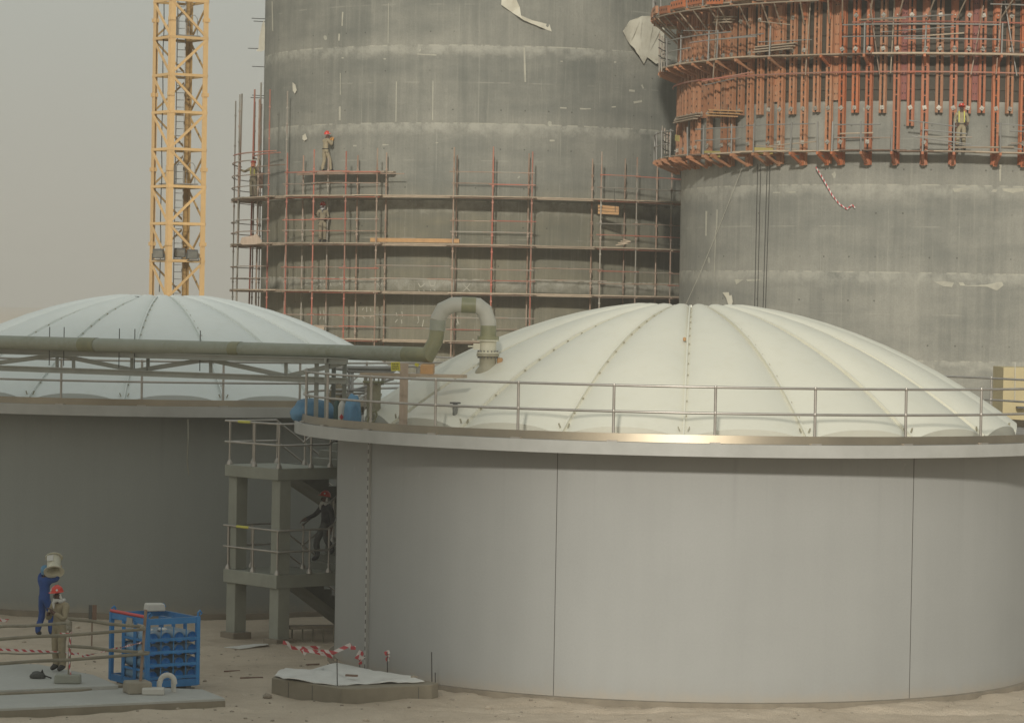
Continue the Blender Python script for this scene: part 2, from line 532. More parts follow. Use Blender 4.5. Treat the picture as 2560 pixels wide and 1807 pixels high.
M['crane'] = mat('crane_yellow', (0.70, 0.46, 0.21), (0.60, 0.41, 0.20), 0.9, 0.5, fine=0.12, rnd=0.1)
M['crane_shaded'] = mat('crane_yellow_shaded', (0.42, 0.27, 0.10), (0.33, 0.215, 0.09), 1.5, 0.6, rnd=0.1)  # crane yellow darkened to paint the shade on the back of the mast
M['galv'] = mat('galvanised_tube', (0.33, 0.32, 0.30), (0.25, 0.24, 0.22), 2.0, 0.5, 0.4, rnd=0.15)
M['rust'] = mat('rusty_tube', (0.26, 0.165, 0.115), (0.34, 0.26, 0.20), 1.2, 0.75, lo=0.4, hi=0.6, rnd=0.2)
M['redtube'] = mat('red_primed_tube', (0.42, 0.125, 0.085), (0.34, 0.19, 0.14), 0.8, 0.6, lo=0.42, hi=0.62, rnd=0.2)
M['greytube'] = mat('weathered_grey_tube', (0.30, 0.275, 0.23), (0.32, 0.20, 0.145), 0.6, 0.7, lo=0.45, hi=0.6, rnd=0.2)
M['wood'] = mat('weathered_plank', (0.43, 0.345, 0.255), (0.30, 0.235, 0.17), 3.0, 0.85, mp=(1, 1, 8), rnd=0.25)
M['wood_dark'] = mat('dark_plank', (0.15, 0.095, 0.065), (0.22, 0.14, 0.10), 2.5, 0.85, rnd=0.2)
M['wood_new'] = mat('fresh_timber', (0.52, 0.30, 0.13), (0.42, 0.24, 0.11), 4.0, 0.7, rnd=0.12)
M['plywood'] = mat('form_plywood', (0.068, 0.053, 0.034), (0.045, 0.037, 0.025), 0.7, 0.7, lo=0.3, hi=0.7)
M['orange'] = mat('orange_form_steel', (0.45, 0.13, 0.045), (0.36, 0.165, 0.085), 0.55, 0.55, lo=0.40, hi=0.68, rnd=0.16, fine=0.15)
M['orange_dusty_lit'] = mat('dusty_lit_orange_steel', (0.40, 0.17, 0.08), (0.35, 0.215, 0.135), 0.7, 0.7, lo=0.35, hi=0.65, rnd=0.18, fine=0.15)  # dust, plus the light on the left side put into the colour
M['redplate'] = mat('red_joint_plate', (0.30, 0.075, 0.055), (0.27, 0.12, 0.095), 2.5, 0.6, fine=0.3)
M['hole'] = mat('hollow_shade', (0.035, 0.027, 0.02), rough=0.9)  # near black, paints in the shade inside slots and holes
M['plate'] = mat('tie_plate_steel', (0.42, 0.40, 0.35), (0.33, 0.29, 0.24), 8, 0.5, 0.3, rnd=0.25)
M['yellow_ply'] = mat('yellow_shutter_board', (0.42, 0.35, 0.10), (0.34, 0.28, 0.10), 2.0, 0.6)
M['pipe'] = mat('grp_pipe', (0.335, 0.345, 0.285), (0.225, 0.235, 0.16), 0.9, 0.5, lo=0.35, hi=0.7, fine=0.08)
M['pipe_pale'] = mat('pale_grp_elbow', (0.46, 0.445, 0.385), (0.38, 0.37, 0.315), 1.6, 0.55)
M['pipe_olive'] = mat('resin_joint_wrap', (0.265, 0.255, 0.145), (0.20, 0.205, 0.13), 3.0, 0.45)
M['valve'] = mat('cream_valve_paint', (0.62, 0.59, 0.46), (0.55, 0.52, 0.40), 5, 0.45)
M['nozzle'] = mat('raw_grp_nozzle', (0.36, 0.33, 0.24), (0.26, 0.235, 0.16), 3.5, 0.6)
M['bolt'] = mat('bolt_steel', (0.16, 0.15, 0.14), rough=0.5, metal=0.5)
M['frp'] = mat('pale_grey_channel', (0.36, 0.36, 0.32), (0.29, 0.29, 0.25), 1.5, 0.55)
M['frp_dark'] = mat('grey_channel', (0.22, 0.22, 0.195), (0.17, 0.17, 0.15), 1.5, 0.6)
M['rackblue'] = mat('rack_blue_paint', (0.03, 0.21, 0.50), (0.022, 0.15, 0.38), 2.5, 0.5, rnd=0.1, dust=(0.16, 0.2, 0.24))
M['gasblue'] = mat('cylinder_blue_paint', (0.22, 0.37, 0.50), (0.16, 0.29, 0.42), 4, 0.45, rnd=0.15, dust=(0.33, 0.32, 0.30))
M['gasend'] = mat('cylinder_end_blue', (0.04, 0.25, 0.62), rough=0.4)
M['white'] = mat('white_paint', (0.58, 0.56, 0.51), (0.50, 0.48, 0.43), 3.0, 0.5)
M['sheet'] = mat('white_polythene_sheet', (0.80, 0.79, 0.75), (0.70, 0.685, 0.64), 2.2, 0.45, bump=0.3, bscale=6)
M['canvas'] = mat('torn_cream_cloth', (0.64, 0.61, 0.51), (0.52, 0.485, 0.39), 1.6, 0.9, bump=0.4, bscale=5)
M['bluetarp'] = mat('blue_sheeting', (0.12, 0.28, 0.44), (0.085, 0.21, 0.36), 3.0, 0.55, bump=0.3, bscale=9)
M['redpaint'] = mat('red_paint', (0.55, 0.05, 0.05), rough=0.5)
M['tape'] = tape_mat()
M['pole'] = mat('grey_wood_pole', (0.25, 0.225, 0.165), (0.17, 0.15, 0.11), 2.5, 0.85, rnd=0.12)
M['signyel'] = mat('yellow_sign_board', (0.55, 0.50, 0.04), (0.48, 0.43, 0.05), 6, 0.5)
M['stair_under'] = mat('shaded_stair_concrete', (0.20, 0.20, 0.17), (0.155, 0.155, 0.13), 2.0, 0.85, dust=(0.40, 0.39, 0.34))  # shade under the flights and lit treads put into the concrete colour
M['black'] = mat('black_ink', (0.03, 0.03, 0.03), rough=0.7)
M['beige'] = mat('beige_block_paint', (0.52, 0.43, 0.24), (0.46, 0.385, 0.22), 1.2, 0.7)
M['glass'] = mat('floodlight_glass', (0.24, 0.24, 0.22), (0.36, 0.36, 0.33), 4.0, 0.2, 0.6)
M['grey_dark'] = mat('dark_grey_metal', (0.09, 0.09, 0.085), rough=0.6)
M['skin'] = mat('skin', (0.10, 0.052, 0.035), rough=0.6)
M['khaki'] = mat('khaki_cotton', (0.34, 0.285, 0.19), (0.27, 0.225, 0.145), 9, 0.95, bump=0.5, bscale=14)
M['khaki_dark'] = mat('dull_khaki_cotton', (0.27, 0.23, 0.16), (0.205, 0.175, 0.12), 9, 0.95, bump=0.5, bscale=14)
M['navy'] = mat('blue_coverall', (0.02, 0.07, 0.27), (0.015, 0.05, 0.19), 8, 0.9, bump=0.5, bscale=14)
M['charcoal'] = mat('charcoal_jacket', (0.035, 0.033, 0.036), (0.05, 0.047, 0.05), 8, 0.9, bump=0.5, bscale=14)
M['greytrs'] = mat('grey_trousers', (0.085, 0.085, 0.08), (0.065, 0.065, 0.06), 8, 0.9, bump=0.5, bscale=14)
M['boots'] = mat('dark_boots', (0.03, 0.026, 0.024), rough=0.7)
M['helmet'] = mat('red_hard_hat', (0.62, 0.045, 0.025), (0.55, 0.05, 0.03), 5, 0.35)
M['scarf'] = mat('white_head_cloth', (0.62, 0.61, 0.57), (0.50, 0.49, 0.46), 9, 0.95, bump=0.5, bscale=20)
M['checked'] = mat('checked_scarf', (0.55, 0.54, 0.52), (0.05, 0.05, 0.06), 16, 0.95, lo=0.46, hi=0.54)
M['orangeglove'] = mat('orange_glove', (0.62, 0.27, 0.04), rough=0.8)
M['hivis'] = mat('yellow_reflective_band', (0.62, 0.58, 0.10), rough=0.5)
M['pinkcloth'] = mat('salmon_neck_cloth', (0.62, 0.24, 0.14), rough=0.9)
M['stone'] = mat('rubble_stone', (0.50, 0.43, 0.34), (0.34, 0.285, 0.22), 5, 0.95, rnd=0.35)
M['pale_timber'] = mat('pale_pinkish_timber', (0.46, 0.36, 0.28), (0.37, 0.29, 0.22), 2.5, 0.85, mp=(6, 6, 1))
M['knot'] = mat('dirty_cloth_binding', (0.34, 0.31, 0.25), (0.24, 0.22, 0.17), 14, 0.95)
M['cable'] = mat('dark_cable', (0.05, 0.048, 0.042), rough=0.8)

# ================================================================== GROUND AND AIR
TR = at(1722, 1000, 73.0); TRC = (TR.x, 73.0)
TL = at(405, 760, 89.0); TLC = (TL.x, 89.0)
SM = at(1220, 700, 143.6); SMC = (SM.x, 143.6)
SR = at(2332, 700, 128.5); SRC = (SR.x, 128.5)
RS = 10.5

def ground_z(x, y):
    if not (-30 < x < 30 and 45 < y < 100):
        return 0.0
    z = 0.07 * noise.noise(V((x * 0.5, y * 0.5, 0.3))) + 0.05 * noise.noise(V((x * 1.7, y * 1.7, 5.1)))
    d = math.hypot(x - TRC[0], y - TRC[1]) - 8.45
    if 0 < d < 2.2 and y < 70:
        z += 0.10 * max(0.0, 1 - d / 1.6) * (0.55 + 0.9 * noise.noise(V((x * 0.9, 2.0, y * 0.9))))
    for tx in (-1.1, 1.1):          # wheel ruts crossing in front of the tanks
        yy = 62.6 + 0.10 * x + tx + .25 * noise.noise(V((x * .2, tx, 9)))
        z -= 0.05 * math.exp(-((y - yy) ** 2) / 0.05) - 0.025 * math.exp(-((abs(y - yy) - .34) ** 2) / 0.02)
    hx, hy = gnd(1010, 1756).x, gnd(1010, 1756).y
    z += 0.12 * math.exp(-((x - hx) ** 2 / 1.3 + (y - hy) ** 2 / 0.45))
    return z
xs = [-2000, -800, -200, -60, -30] + [-16 + 0.17 * i for i in range(int(32 / 0.17))] + [18, 30, 60, 200, 800, 2000]
ys = [-60, 0, 40, 52] + [56 + 0.17 * i for i in range(int(24 / 0.17))] + [82, 86, 92, 100, 130, 200, 500, 1200, 2200]
g = MB()
nx = len(xs)
g.add([V((x, y, ground_z(x, y))) for y in ys for x in xs], [[j * nx + i, j * nx + i + 1, (j + 1) * nx + i + 1, (j + 1) * nx + i] for j in range(len(ys) - 1) for i in range(nx - 1)])
ground = g.build('ground', M['sand'], smooth=180, fix=False)
tag(ground, kind='structure')

HAZE = 0.0008
hz = MB().box((0, 1060, 16.5), (4100, 2400, 35.5))
hm = bpy.data.materials.new('dusty_air')
hm.use_nodes = True
hm.node_tree.nodes.clear()
ho = hm.node_tree.nodes.new('ShaderNodeOutputMaterial')
hv = hm.node_tree.nodes.new('ShaderNodeVolumePrincipled')
hv.inputs['Color'].default_value = (0.97, 0.93, 0.86, 1)
hv.inputs['Density'].default_value = HAZE
hv.inputs['Anisotropy'].default_value = 0.0
hm.node_tree.links.new(hv.outputs[0], ho.inputs['Volume'])
if HAZE > 0:
    haze = hz.build('haze', hm)
    tag(haze, kind='stuff')

# ================================================================== CONCRETE SILOS
def silo(c, m, top, label):
    b = MB()
    n = 240
    b.ring(RS - 0.6, RS, -0.3, top, n=n, c=c)
    o = b.build('concrete_silo', m, origin=V((c[0], c[1], 0)), smooth=30)
    return tag(o, label, 'silo', 'bare concrete silos behind the tanks')
silo_mid = silo(SMC, M['silo_mid'], 24.5, 'bare concrete silo in the middle with thin red tube scaffolding round its lower half')
silo_right = silo(SRC, M['silo_right'], 24.5, 'bare concrete silo on the right wrapped in orange steel formwork at its top')

# unseen silo, added behind the viewpoint to cast the shadow over the left side
_ce = V((-0.7, 66, 0)) + V((math.sin(R(SUN_AZ)), -math.cos(R(SUN_AZ)), 0)) * 98
SBC = (_ce.x - 11.7, _ce.y)
b = MB().ring(11.1, 11.7, -.3, 49.8, n=120, c=SBC)
tag(b.build('concrete_silo', M['silo_mid'], origin=V((SBC[0], SBC[1], 0)), smooth=30), 'unseen concrete silo added behind the viewpoint to cast shade over the left side', 'silo', 'bare concrete silos behind the tanks')

def wall_patch(name, pts, c, m, parent, off=0.012, sub=1):
    """a thin plate of plaster, tape or board following the curved wall; pts are outline corners as seen from the yard"""
    P = [cyl(x, y, c, RS + off) for x, y in pts]
    Q = [cyl(x, y, c, RS - 0.02) for x, y in pts]
    k = len(P)
    return MB().add(P + Q, [list(range(k)), list(range(k, 2 * k))[::-1]] + [[i, (i + 1) % k, k + (i + 1) % k, k + i] for i in range(k)]).build(name, m, parent)
def strip(x0, y0, x1, y1, w):
    dx, dy = x1 - x0, y1 - y0
    L = math.hypot(dx, dy)
    nx_, ny_ = -dy / L * w / 2, dx / L * w / 2
    return [(x0 + nx_, y0 + ny_), (x1 + nx_, y1 + ny_), (x1 - nx_, y1 - ny_), (x0 - nx_, y0 - ny_)]
M['plaster'] = mat('pale_plaster', (0.46, 0.44, 0.36), (0.36, 0.345, 0.29), 3.0, 0.9)
def S8(X, Y): return (660 + X / 2.296, Y / 2.296)
for x0, y0, x1, y1, w in ((1494, 275, 1500, 472, 9), (1702, 354, 2022, 358, 7), (1700, 620, 1850, 627, 8), (1850, 627, 2020, 614, 7), (435, 612, 435, 692, 11), (432, 195, 430, 235, 9),
                          (452, 70, 448, 150, 8), (438, 420, 438, 545, 4), (512, 838, 700, 832, 8), (700, 832, 1000, 820, 5), (445, 334, 700, 340, 6), (970, 465, 968, 690, 5),
                          (760, 470, 757, 700, 5), (715, 20, 712, 250, 3), (47, 10, 50, 180, 7), (2168, 488, 2178, 510, 9), (2095, 520, 2128, 524, 12), (2122, 590, 2170, 582, 12), (1640, 808, 1668, 808, 10), (880, 312, 990, 318, 6)):
    a, b_ = S8(x0, y0), S8(x1, y1)
    wall_patch('plaster_strip', strip(a[0], a[1], b_[0], b_[1], w / 2.296), SMC, M['plaster'], silo_mid)
# hand painted white marks in two rows, as strokes
def S2(X, Y): return (740 + X / 4.592, 660 + Y / 4.592)
marks = [[(930, 220, 958, 262), (995, 205, 960, 262), (968, 262, 970, 292)],
         [(1405, 222, 1425, 262), (1425, 262, 1450, 255), (1450, 255, 1478, 222), (1405, 300, 1420, 312), (1460, 300, 1475, 312)],
         [(1530, 195, 1545, 252), (1545, 252, 1585, 252), (1585, 252, 1600, 205), (1540, 292, 1550, 312), (1582, 292, 1598, 308)],
         [(1915, 225, 1945, 262), (2000, 225, 1945, 290), (1945, 262, 2000, 312), (1945, 290, 1915, 312)],
         [(105, 245, 130, 195), (100, 240, 135, 240)], [(245, 200, 268, 232), (268, 232, 238, 268)], [(280, 225, 290, 262), (318, 195, 325, 245)],
         [(365, 200, 372, 240), (395, 215, 402, 255)], [(500, 195, 510, 240), (555, 210, 542, 250)],
         [(275, 540, 282, 580), (318, 530, 322, 575), (270, 640, 285, 605), (318, 610, 318, 640)],
         [(685, 505, 692, 545), (760, 530, 775, 505), (810, 495, 812, 550), (855, 505, 860, 545), (895, 540, 915, 585), (950, 560, 970, 545), (850, 620, 862, 590), (895, 600, 908, 650), (955, 600, 972, 625), (765, 605, 795, 625), (685, 625, 692, 600)],
         [(1150, 555, 1160, 600), (1215, 545, 1222, 600), (1140, 670, 1165, 635), (1212, 640, 1215, 685)], [(1400, 595, 1410, 650), (1395, 680, 1408, 655), (1465, 640, 1450, 720)],
         [(1850, 590, 1850, 660), (1850, 640, 1872, 690), (1855, 660, 1845, 700)]]
for mk in marks:
    mb = MB()
    for x0, y0, x1, y1 in mk:
        a, b_ = S2(x0, y0), S2(x1, y1)
        P = [cyl(x, y, SMC, RS + 0.012) for x, y in strip(a[0], a[1], b_[0], b_[1], 2.1)]
        Q = [cyl(x, y, SMC, RS - 0.02) for x, y in strip(a[0], a[1], b_[0], b_[1], 2.1)]
        mb.add(P + Q, [[0, 1, 2, 3], [7, 6, 5, 4]] + [[i, (i + 1) % 4, 4 + (i + 1) % 4, 4 + i] for i in range(4)])
    mb.build('painted_mark', M['plaster'], silo_mid)
# right silo: pale lumps of grout along the joints, one drip piece
def S5(X, Y): return (1700 + X / 2.67, 380 + Y / 2.67)
for poly in ([(1700, 868), (1760, 862), (1830, 872), (1815, 902), (1760, 898)], [(1860, 870), (2150, 868), (2160, 890), (2115, 925), (2050, 900), (1960, 895), (1870, 892)], [(2150, 245), (2290, 242), (2296, 262), (2220, 275), (2160, 262)],
             [(365, 850), (425, 850), (375, 885)], [(440, 850), (538, 848), (535, 858), (450, 864)], [(2128, 85), (2146, 85), (2140, 198), (2133, 198)], [(620, 268), (772, 266), (772, 272), (620, 275)], [(1820, 245), (1900, 240), (2120, 250), (2110, 268), (1830, 268)],
             [(170, 395), (182, 395), (178, 560), (168, 560)], [(243, 385), (252, 385), (248, 520), (240, 520)], [(236, 520), (242, 520), (230, 830), (226, 830)]):
    wall_patch('grout_lump', [S5(*p) for p in poly], SRC, M['plaster'], silo_right)
# wires and tie bars sticking out of the edge of the middle silo
for px, py, L in ((655, 48, 26), (652, 55, 18), (650, 123, 30), (652, 168, 22), (650, 240, 20), (650, 246, 24)):
    p = at(px, py, 143)
    MB().tube(p + V((0.4, 0, 0)), p + V((-L / 55.0, 0, 0.02)), 0.018, 5).build('tie_bar', M['cable'], silo_mid)
# drop ropes on the right silo
for i, (x0, x1) in enumerate(((1894, 1886), (1902, 1893), (1918, 1907), (1925, 1913))):
    a, b_ = cyl(x0, 410, SRC, RS + 0.12), cyl(x1, 790, SRC, RS + 0.12)
    o = MB().tube(a, b_, 0.014, 6).build('hanging_rope', M['cable'], origin=a)
    tag(o, ('leftmost', 'second from left', 'third from left', 'rightmost')[i] + ' of four dark ropes hanging down the right concrete silo', 'rope', 'ropes down the right silo')
a, b_ = cyl(1858, 412, SRC, RS + 0.25), cyl(1710, 772, SRC, RS + 0.35)
tag(MB().path([a, a.lerp(b_, 0.35) + V((0, 0, -0.15)), a.lerp(b_, .7) + V((0, 0, -.15)), b_], 0.009, 5).build('guy_rope', M['plaster'], origin=a), 'thin pale rope slanting down across the left side of the right silo', 'rope')

def cloth(name, pts3, nrm, amp, m, label, cat, seed=0.0, cuts=3, group=None):
    bm = bmesh.new()
    vs = [bm.verts.new(p) for p in pts3]
    es = [bm.edges.new((vs[i], vs[(i + 1) % len(vs)])) for i in range(len(vs))]
    bmesh.ops.triangle_fill(bm, edges=es, use_beauty=True)
    for _ in range(cuts):
        bmesh.ops.subdivide_edges(bm, edges=list(bm.edges), cuts=1)
    n = V(nrm).normalized()
    for v in bm.verts:
        f = noise.noise(v.co * 1.6 + V((seed, 0, 0))) + 0.5 * noise.noise(v.co * 4.1 + V((0, seed, 0)))
        v.co += n * amp * f
    bmesh.ops.recalc_face_normals(bm, faces=bm.faces)
    bmesh.ops.solidify(bm, geom=list(bm.faces), thickness=0.012)
    org = V(pts3[0])
    for v in bm.verts:
        v.co -= org
    me = bpy.data.meshes.new(name)
    bm.to_mesh(me)
    bm.free()
    me.materials.append(m)
    me.shade_smooth()
    me.set_sharp_from_angle(angle=R(40))
    o = bpy.data.objects.new(name, me)
    col.objects.link(o)
    o.location = org
    o['_org'] = tuple(org)
    return tag(o, label, cat, group)
tc_ = 'torn cloths on the middle silo'
cloth('torn_cloth', [cyl(*S8(x, y), SMC, RS + .12) for x, y in ((1365, -30), (1435, -30), (1468, 42), (1475, 92), (1540, 118), (1640, 142), (1652, 182), (1580, 155), (1490, 118), (1420, 70), (1362, 30))], (0, -1, 0), 0.22, M['canvas'], 'long twisted strip of cream cloth stuck high on the middle silo', 'cloth', 1.2, group=tc_)
cloth('torn_cloth', [cyl(*S8(x, y), SMC, RS + .15) for x, y in ((2062, 180), (2100, 120), (2170, 95), (2240, 100), (2296, 130), (2300, 360), (2250, 368), (2200, 330), (2182, 368), (2150, 320), (2100, 255))], (.1, -1, .1), 0.26, M['canvas'], 'large ragged cream cloth hanging on the middle silo beside the orange formwork', 'cloth', 4.2, group=tc_)
pe = at(656, 60, 142.5)
cloth('torn_cloth', [at(x, y, 142.4) for x, y in ((660, 50), (655, 62), (648, 95), (646, 122), (640, 128), (652, 130), (662, 126), (664, 80))], (0, -1, 0), 0.06, M['canvas'], 'narrow cloth flapping off the left edge of the middle silo', 'cloth', 7.7, group=tc_)
cloth('torn_cloth', [cyl(*S8(x, y), SMC, RS + .06) for x, y in ((165, 475), (180, 488), (188, 520), (178, 540), (166, 520))], (0, -1, 0), 0.02, M['canvas'], 'small scrap of cream cloth on the middle silo above the scaffold standards', 'cloth', 2.7, 2, group=tc_)
cloth('torn_cloth', [cyl(*S8(x, y), SMC, RS + .06) for x, y in ((222, 780), (238, 768), (248, 800), (232, 810), (222, 800))], (0, -1, 0), 0.02, M['canvas'], 'small pale rag on the middle silo left of the standing worker', 'cloth', 3.7, 2, group=tc_)
cloth('torn_cloth', [cyl(*S5(x, y), SRC, RS + .1) for x, y in ((285, 938), (325, 936), (330, 960), (345, 955), (352, 1000), (345, 1030), (322, 1015), (310, 975))], (0, -1, 0), 0.04, M['canvas'], 'scrap of cream paper on the right silo just above the white dome', 'cloth', 8.7, 2)

# ================================================================== TOWER CRANE MAST
CRD = 130.0
crc = at(442, 700, CRD)
crane = thing('tower_crane', V((crc.x, CRD, 0)), 'yellow lattice tower crane mast rising behind the left dome', 'crane')
CW, CA = 1.70, R(32)
ex, ey = V((math.cos(CA), math.sin(CA), 0)), V((-math.sin(CA), math.cos(CA), 0))
def cpt(i, z):
    sx, sy = ((-1, -1), (1, -1), (1, 1), (-1, 1))[i]
    return V((crc.x, CRD, z)) + ex * sx * CW / 2 + ey * sy * CW / 2
for i in range(4):
    b = MB()
    sx, sy = ((-1, -1), (1, -1), (1, 1), (-1, 1))[i]
    p = cpt(i, 0)
    rot = Matrix((ex, ey, V((0, 0, 1)))).transposed()
    b.box(p + ex * (-sx * 0.10) + V((0, 0, 15)), (0.22, 0.035, 30), rot)
    b.box(p + ey * (-sy * 0.13) + V((0, 0, 15)), (0.035, 0.19, 30), rot)
    for k in range(1, 8):                       # splice plates with bolts
        z = 1.3 + 6.24 * k / 2
        b.box(p + ex * (-sx * 0.06) + ey * (-sy * 0.06) + V((0, 0, z)), (0.235, 0.235, 0.16), rot)
    b.build('leg', M['crane_shaded'] if i == 2 else M['crane'], crane)
zH = [at(420, y, CRD).z for y in (5, 96, 192, 282, 376, 465, 561, 652)]
dzp = (zH[0] - zH[7]) / 7
zlev = [zH[7] + dzp * k for k in range(-3, 9)]
for k, z in enumerate(zlev):
    for s in range(4):
        a, c = cpt(s, z), cpt((s + 1) % 4, z)
        MB().beam(a, c, 0.07, 0.11).build('brace', M['crane'] if s in (0, 3) else M['crane_shaded'], crane)
        if k < len(zlev) - 1:
            z2 = zlev[k + 1]
            flip = (k % 2 == 0)
            if s == 3: flip = False
            p, q = (cpt(s, z), cpt((s + 1) % 4, z2)) if flip else (cpt((s + 1) % 4, z), cpt(s, z2))
            MB().beam(p, q, 0.06, 0.10 if s in (0, 3) else 0.07).build('diagonal_brace', M['crane'] if s in (0, 3) else M['crane_shaded'], crane)
ladc = V((crc.x + 0.02, CRD + 0.1, 0))
b = MB()
for sx in (-0.17, 0.17):
    b.tube(ladc + V((sx, 0, 2)), ladc + V((sx, 0, 26)), 0.022, 6)
z = 2.0
while z < 26:
    b.tube(ladc + V((-.17, 0, z)), ladc + V((.17, 0, z)), 0.014, 5)
    z += 0.3
b.build('ladder', M['galv'], crane)
for z in (zH[1] + .08, zH[5] + .08, zH[5] - 4 * dzp + .08):
    b = MB()
    b.box(V((crc.x, CRD, z)), (1.25, 1.2, 0.05), Matrix((ex, ey, V((0, 0, 1)))).transposed())
    pl = b.build('platform', M['galv'], crane)
    for k in range(3):
        h = MB()
        x0 = crc.x - 0.5 + 0.42 * k
        h.path([V((x0, CRD - .2 + .15 * k, z + .02)), V((x0, CRD - .2 + .15 * k, z + .75)), V((x0 + .1, CRD - .2 + .15 * k, z + .9)), V((x0 + .24, CRD - .2 + .15 * k, z + .9)), V((x0 + .34, CRD - .2 + .15 * k, z + .75)), V((x0 + .34, CRD - .2 + .15 * k, z + .02))], 0.016, 5)
        h.build('guard_hoop', M['galv'], pl)
MB().path([at(410 - i * 0.9, 10 + i * 60, CRD - .35) + V((0.02 * math.sin(i * 2), 0, 0)) for i in range(13)], 0.022, 5).build('power_cable', M['cable'], crane)
for i, (px, py, nm) in enumerate(((396, 634, 'leftmost of three grey floodlights on the crane mast'), (450, 632, 'middle of three grey floodlights on the crane mast, inside the lattice'), (481, 636, 'rightmost of three grey floodlights on the crane mast'))):
    D = (CRD - 1.15, CRD - 0.1, CRD - 0.75)[i]
    p = at(px, py, D)
    fl = thing('floodlight', p, nm, 'floodlight', 'floodlights on the crane')
    Mx = Matrix.Rotation(R(-8 + 10 * i), 3, 'Z') @ Matrix.Rotation(R(14), 3, 'X')
    MB().box(p, (0.46, 0.16, 0.38), Mx).build('housing', M['grey_dark'], fl, bevel=0.02)
    MB().box(p + Mx @ V((0, -0.085, 0.0)), (0.40, 0.02, 0.31), Mx).build('lens', M['glass'], fl)
    b = MB()
    b.path([p + V((-.26, 0, 0)), p + V((-.26, 0.02, -.27)), p + V((.26, 0.02, -.27)), p + V((.26, 0, 0))], 0.02, 5)
    b.build('bracket', M['grey_dark'], fl)

# ================================================================== SCAFFOLDS ROUND THE MIDDLE SILO
RO, RI = RS + 1.35, RS + 0.45
DECKZ = [12.98, 10.92, 8.86, 6.80]
SG = 'tube scaffolds round the middle silo'
def dang(px, py=430):
    return ang(cyl(px, py, SMC, RO), SMC)
def arc(r, a0, a1, z, n=None):
    n = n or max(2, int(abs(a1 - a0) / R(4)))
    return [pol(SMC, r, a0 + (a1 - a0) * i / n, z) for i in range(n + 1)]
def deck(parent, a0, a1, z, r0=RI - .3, r1=RO + .1, lean=0.0, key='wood'):
    a = a0
    while a < a1 - 0.005:
        L = min(R(random.uniform(9, 15)), a1 - a)
        b = MB()
        k = max(1, int((r1 - r0) / 0.25))
        for j in range(k):
            ra = r0 + (r1 - r0) * j / k
            b.ring(ra, ra + (r1 - r0) / k - 0.02, z - 0.05 + random.uniform(-.012, .012), z + random.uniform(-.01, .012), a - random.uniform(0, .02), a + L + random.uniform(0, .035), 4, SMC)
        b.build('deck_board', M[random.choice((key, 'wood', 'wood'))], parent)
        a += L
def standard(parent, r, a, z0, z1, key, rad=0.030, lean=0.0):
    p, q = pol(SMC, r, a, z0), pol(SMC, r, a, z1)
    q = q + V((lean, 0, 0))
    b = MB().tube(p, q, rad, 8)
    for z in DECKZ:
        for dz in (-0.06, 0.5, 1.0):
            if z + dz < z1:
                b.box(p.lerp(q, (z + dz - z0) / (z1 - z0)), (0.09, 0.09, 0.08), Matrix.Rotation(a, 3, 'Z'))
    zz = 5.0
    while zz < z1 - .3:
        if random.random() < .6:
            b.box(p.lerp(q, (zz - z0) / (z1 - z0)), (0.09, 0.09, 0.07))
        zz += 0.7
    b.build('standard', M[key], parent)
def scaffold(label, angles, z_top, rails, keys, boards=True):
    o0 = pol(SMC, RO, angles[0], 0)
    t = thing('scaffold', o0, label, 'scaffold', SG)
    for i, a in enumerate(angles):
        standard(t, RO, a, 0, z_top + random.uniform(-.12, .12), keys[i % len(keys)], 0.031)
        standard(t, RI, a, 0, z_top - random.uniform(.05, .25), random.choice(('rust', 'greytube')), 0.031)
        for z in DECKZ:
            MB().tube(pol(SMC, RS + .02, a, z - .09), pol(SMC, RO + .15, a, z - .09), 0.03, 6).build('transom', M['rust'], t)
    for z, i0, i1, key in rails:
        a0, a1 = angles[i0] - random.uniform(.005, .02), angles[i1] + random.uniform(.005, .02)
        MB().path(arc(RO + .05, a0, a1, z + random.uniform(-.03, .03)), 0.023, 6).build('ledger', M[key], t)
    for z in DECKZ:
        MB().path(arc(RO - .02, angles[0] - .01, angles[-1] + .01, z - .10), 0.02, 6).build('ledger', M[random.choice(('redtube', 'rust', 'rust'))], t)
        MB().path(arc(RI - .05, angles[0] - .01, angles[-1] + .01, z - .08), 0.03, 6).build('ledger', M['rust'], t)
        if boards:
            deck(t, angles[0] - .01, angles[-1] + .01, z)
    return t
def guard(n, ks, tops=True):
    out = []
    for z in DECKZ:
        for dz in (0.5, 1.0):
            for i in range(n - 1):
                out.append((z + dz, i, i + 1, random.choice(ks)))
    return out
aL = [dang(x) for x in (718, 785, 865, 943)]
sc_left = scaffold('red and rusty tube scaffold bay where two workers stand on the middle silo', aL, 14.95, guard(4, ('redtube', 'rust', 'greytube', 'greytube')), ['redtube', 'redtube', 'redtube', 'rust'])
deck(sc_left, aL[0], aL[-1], 14.02, RI - .3, RI + .32)
MB().path(arc(RI + .36, aL[0], aL[-1], 13.95), 0.03, 6).build('ledger', M['rust'], sc_left)
MB().path(arc(RI + .36, aL[0], dang(1000), 13.90), 0.024, 6).build('ledger', M['rust'], sc_left)
aM = [dang(x) for x in (1135, 1233, 1331)]
sc_mid = scaffold('narrow red tube scaffold bay at the middle silo, behind the bent pipe', aM, 14.97, guard(3, ('redtube', 'rust', 'greytube', 'greytube')), ['rust', 'redtube', 'redtube'])
aR = [dang(x) for x in (1504, 1593, 1680)]
aR.append(aR[-1] + R(9))
aR.append(aR[-1] + R(9))
sc_right = scaffold('grey tube scaffold bay in the gap between the two concrete silos', aR, 14.9, guard(5, ('greytube', 'rust', 'redtube', 'greytube')), ['greytube', 'greytube', 'greytube', 'redtube', 'greytube'])
aT = [R(-112), R(-91), R(-73), R(-55)]
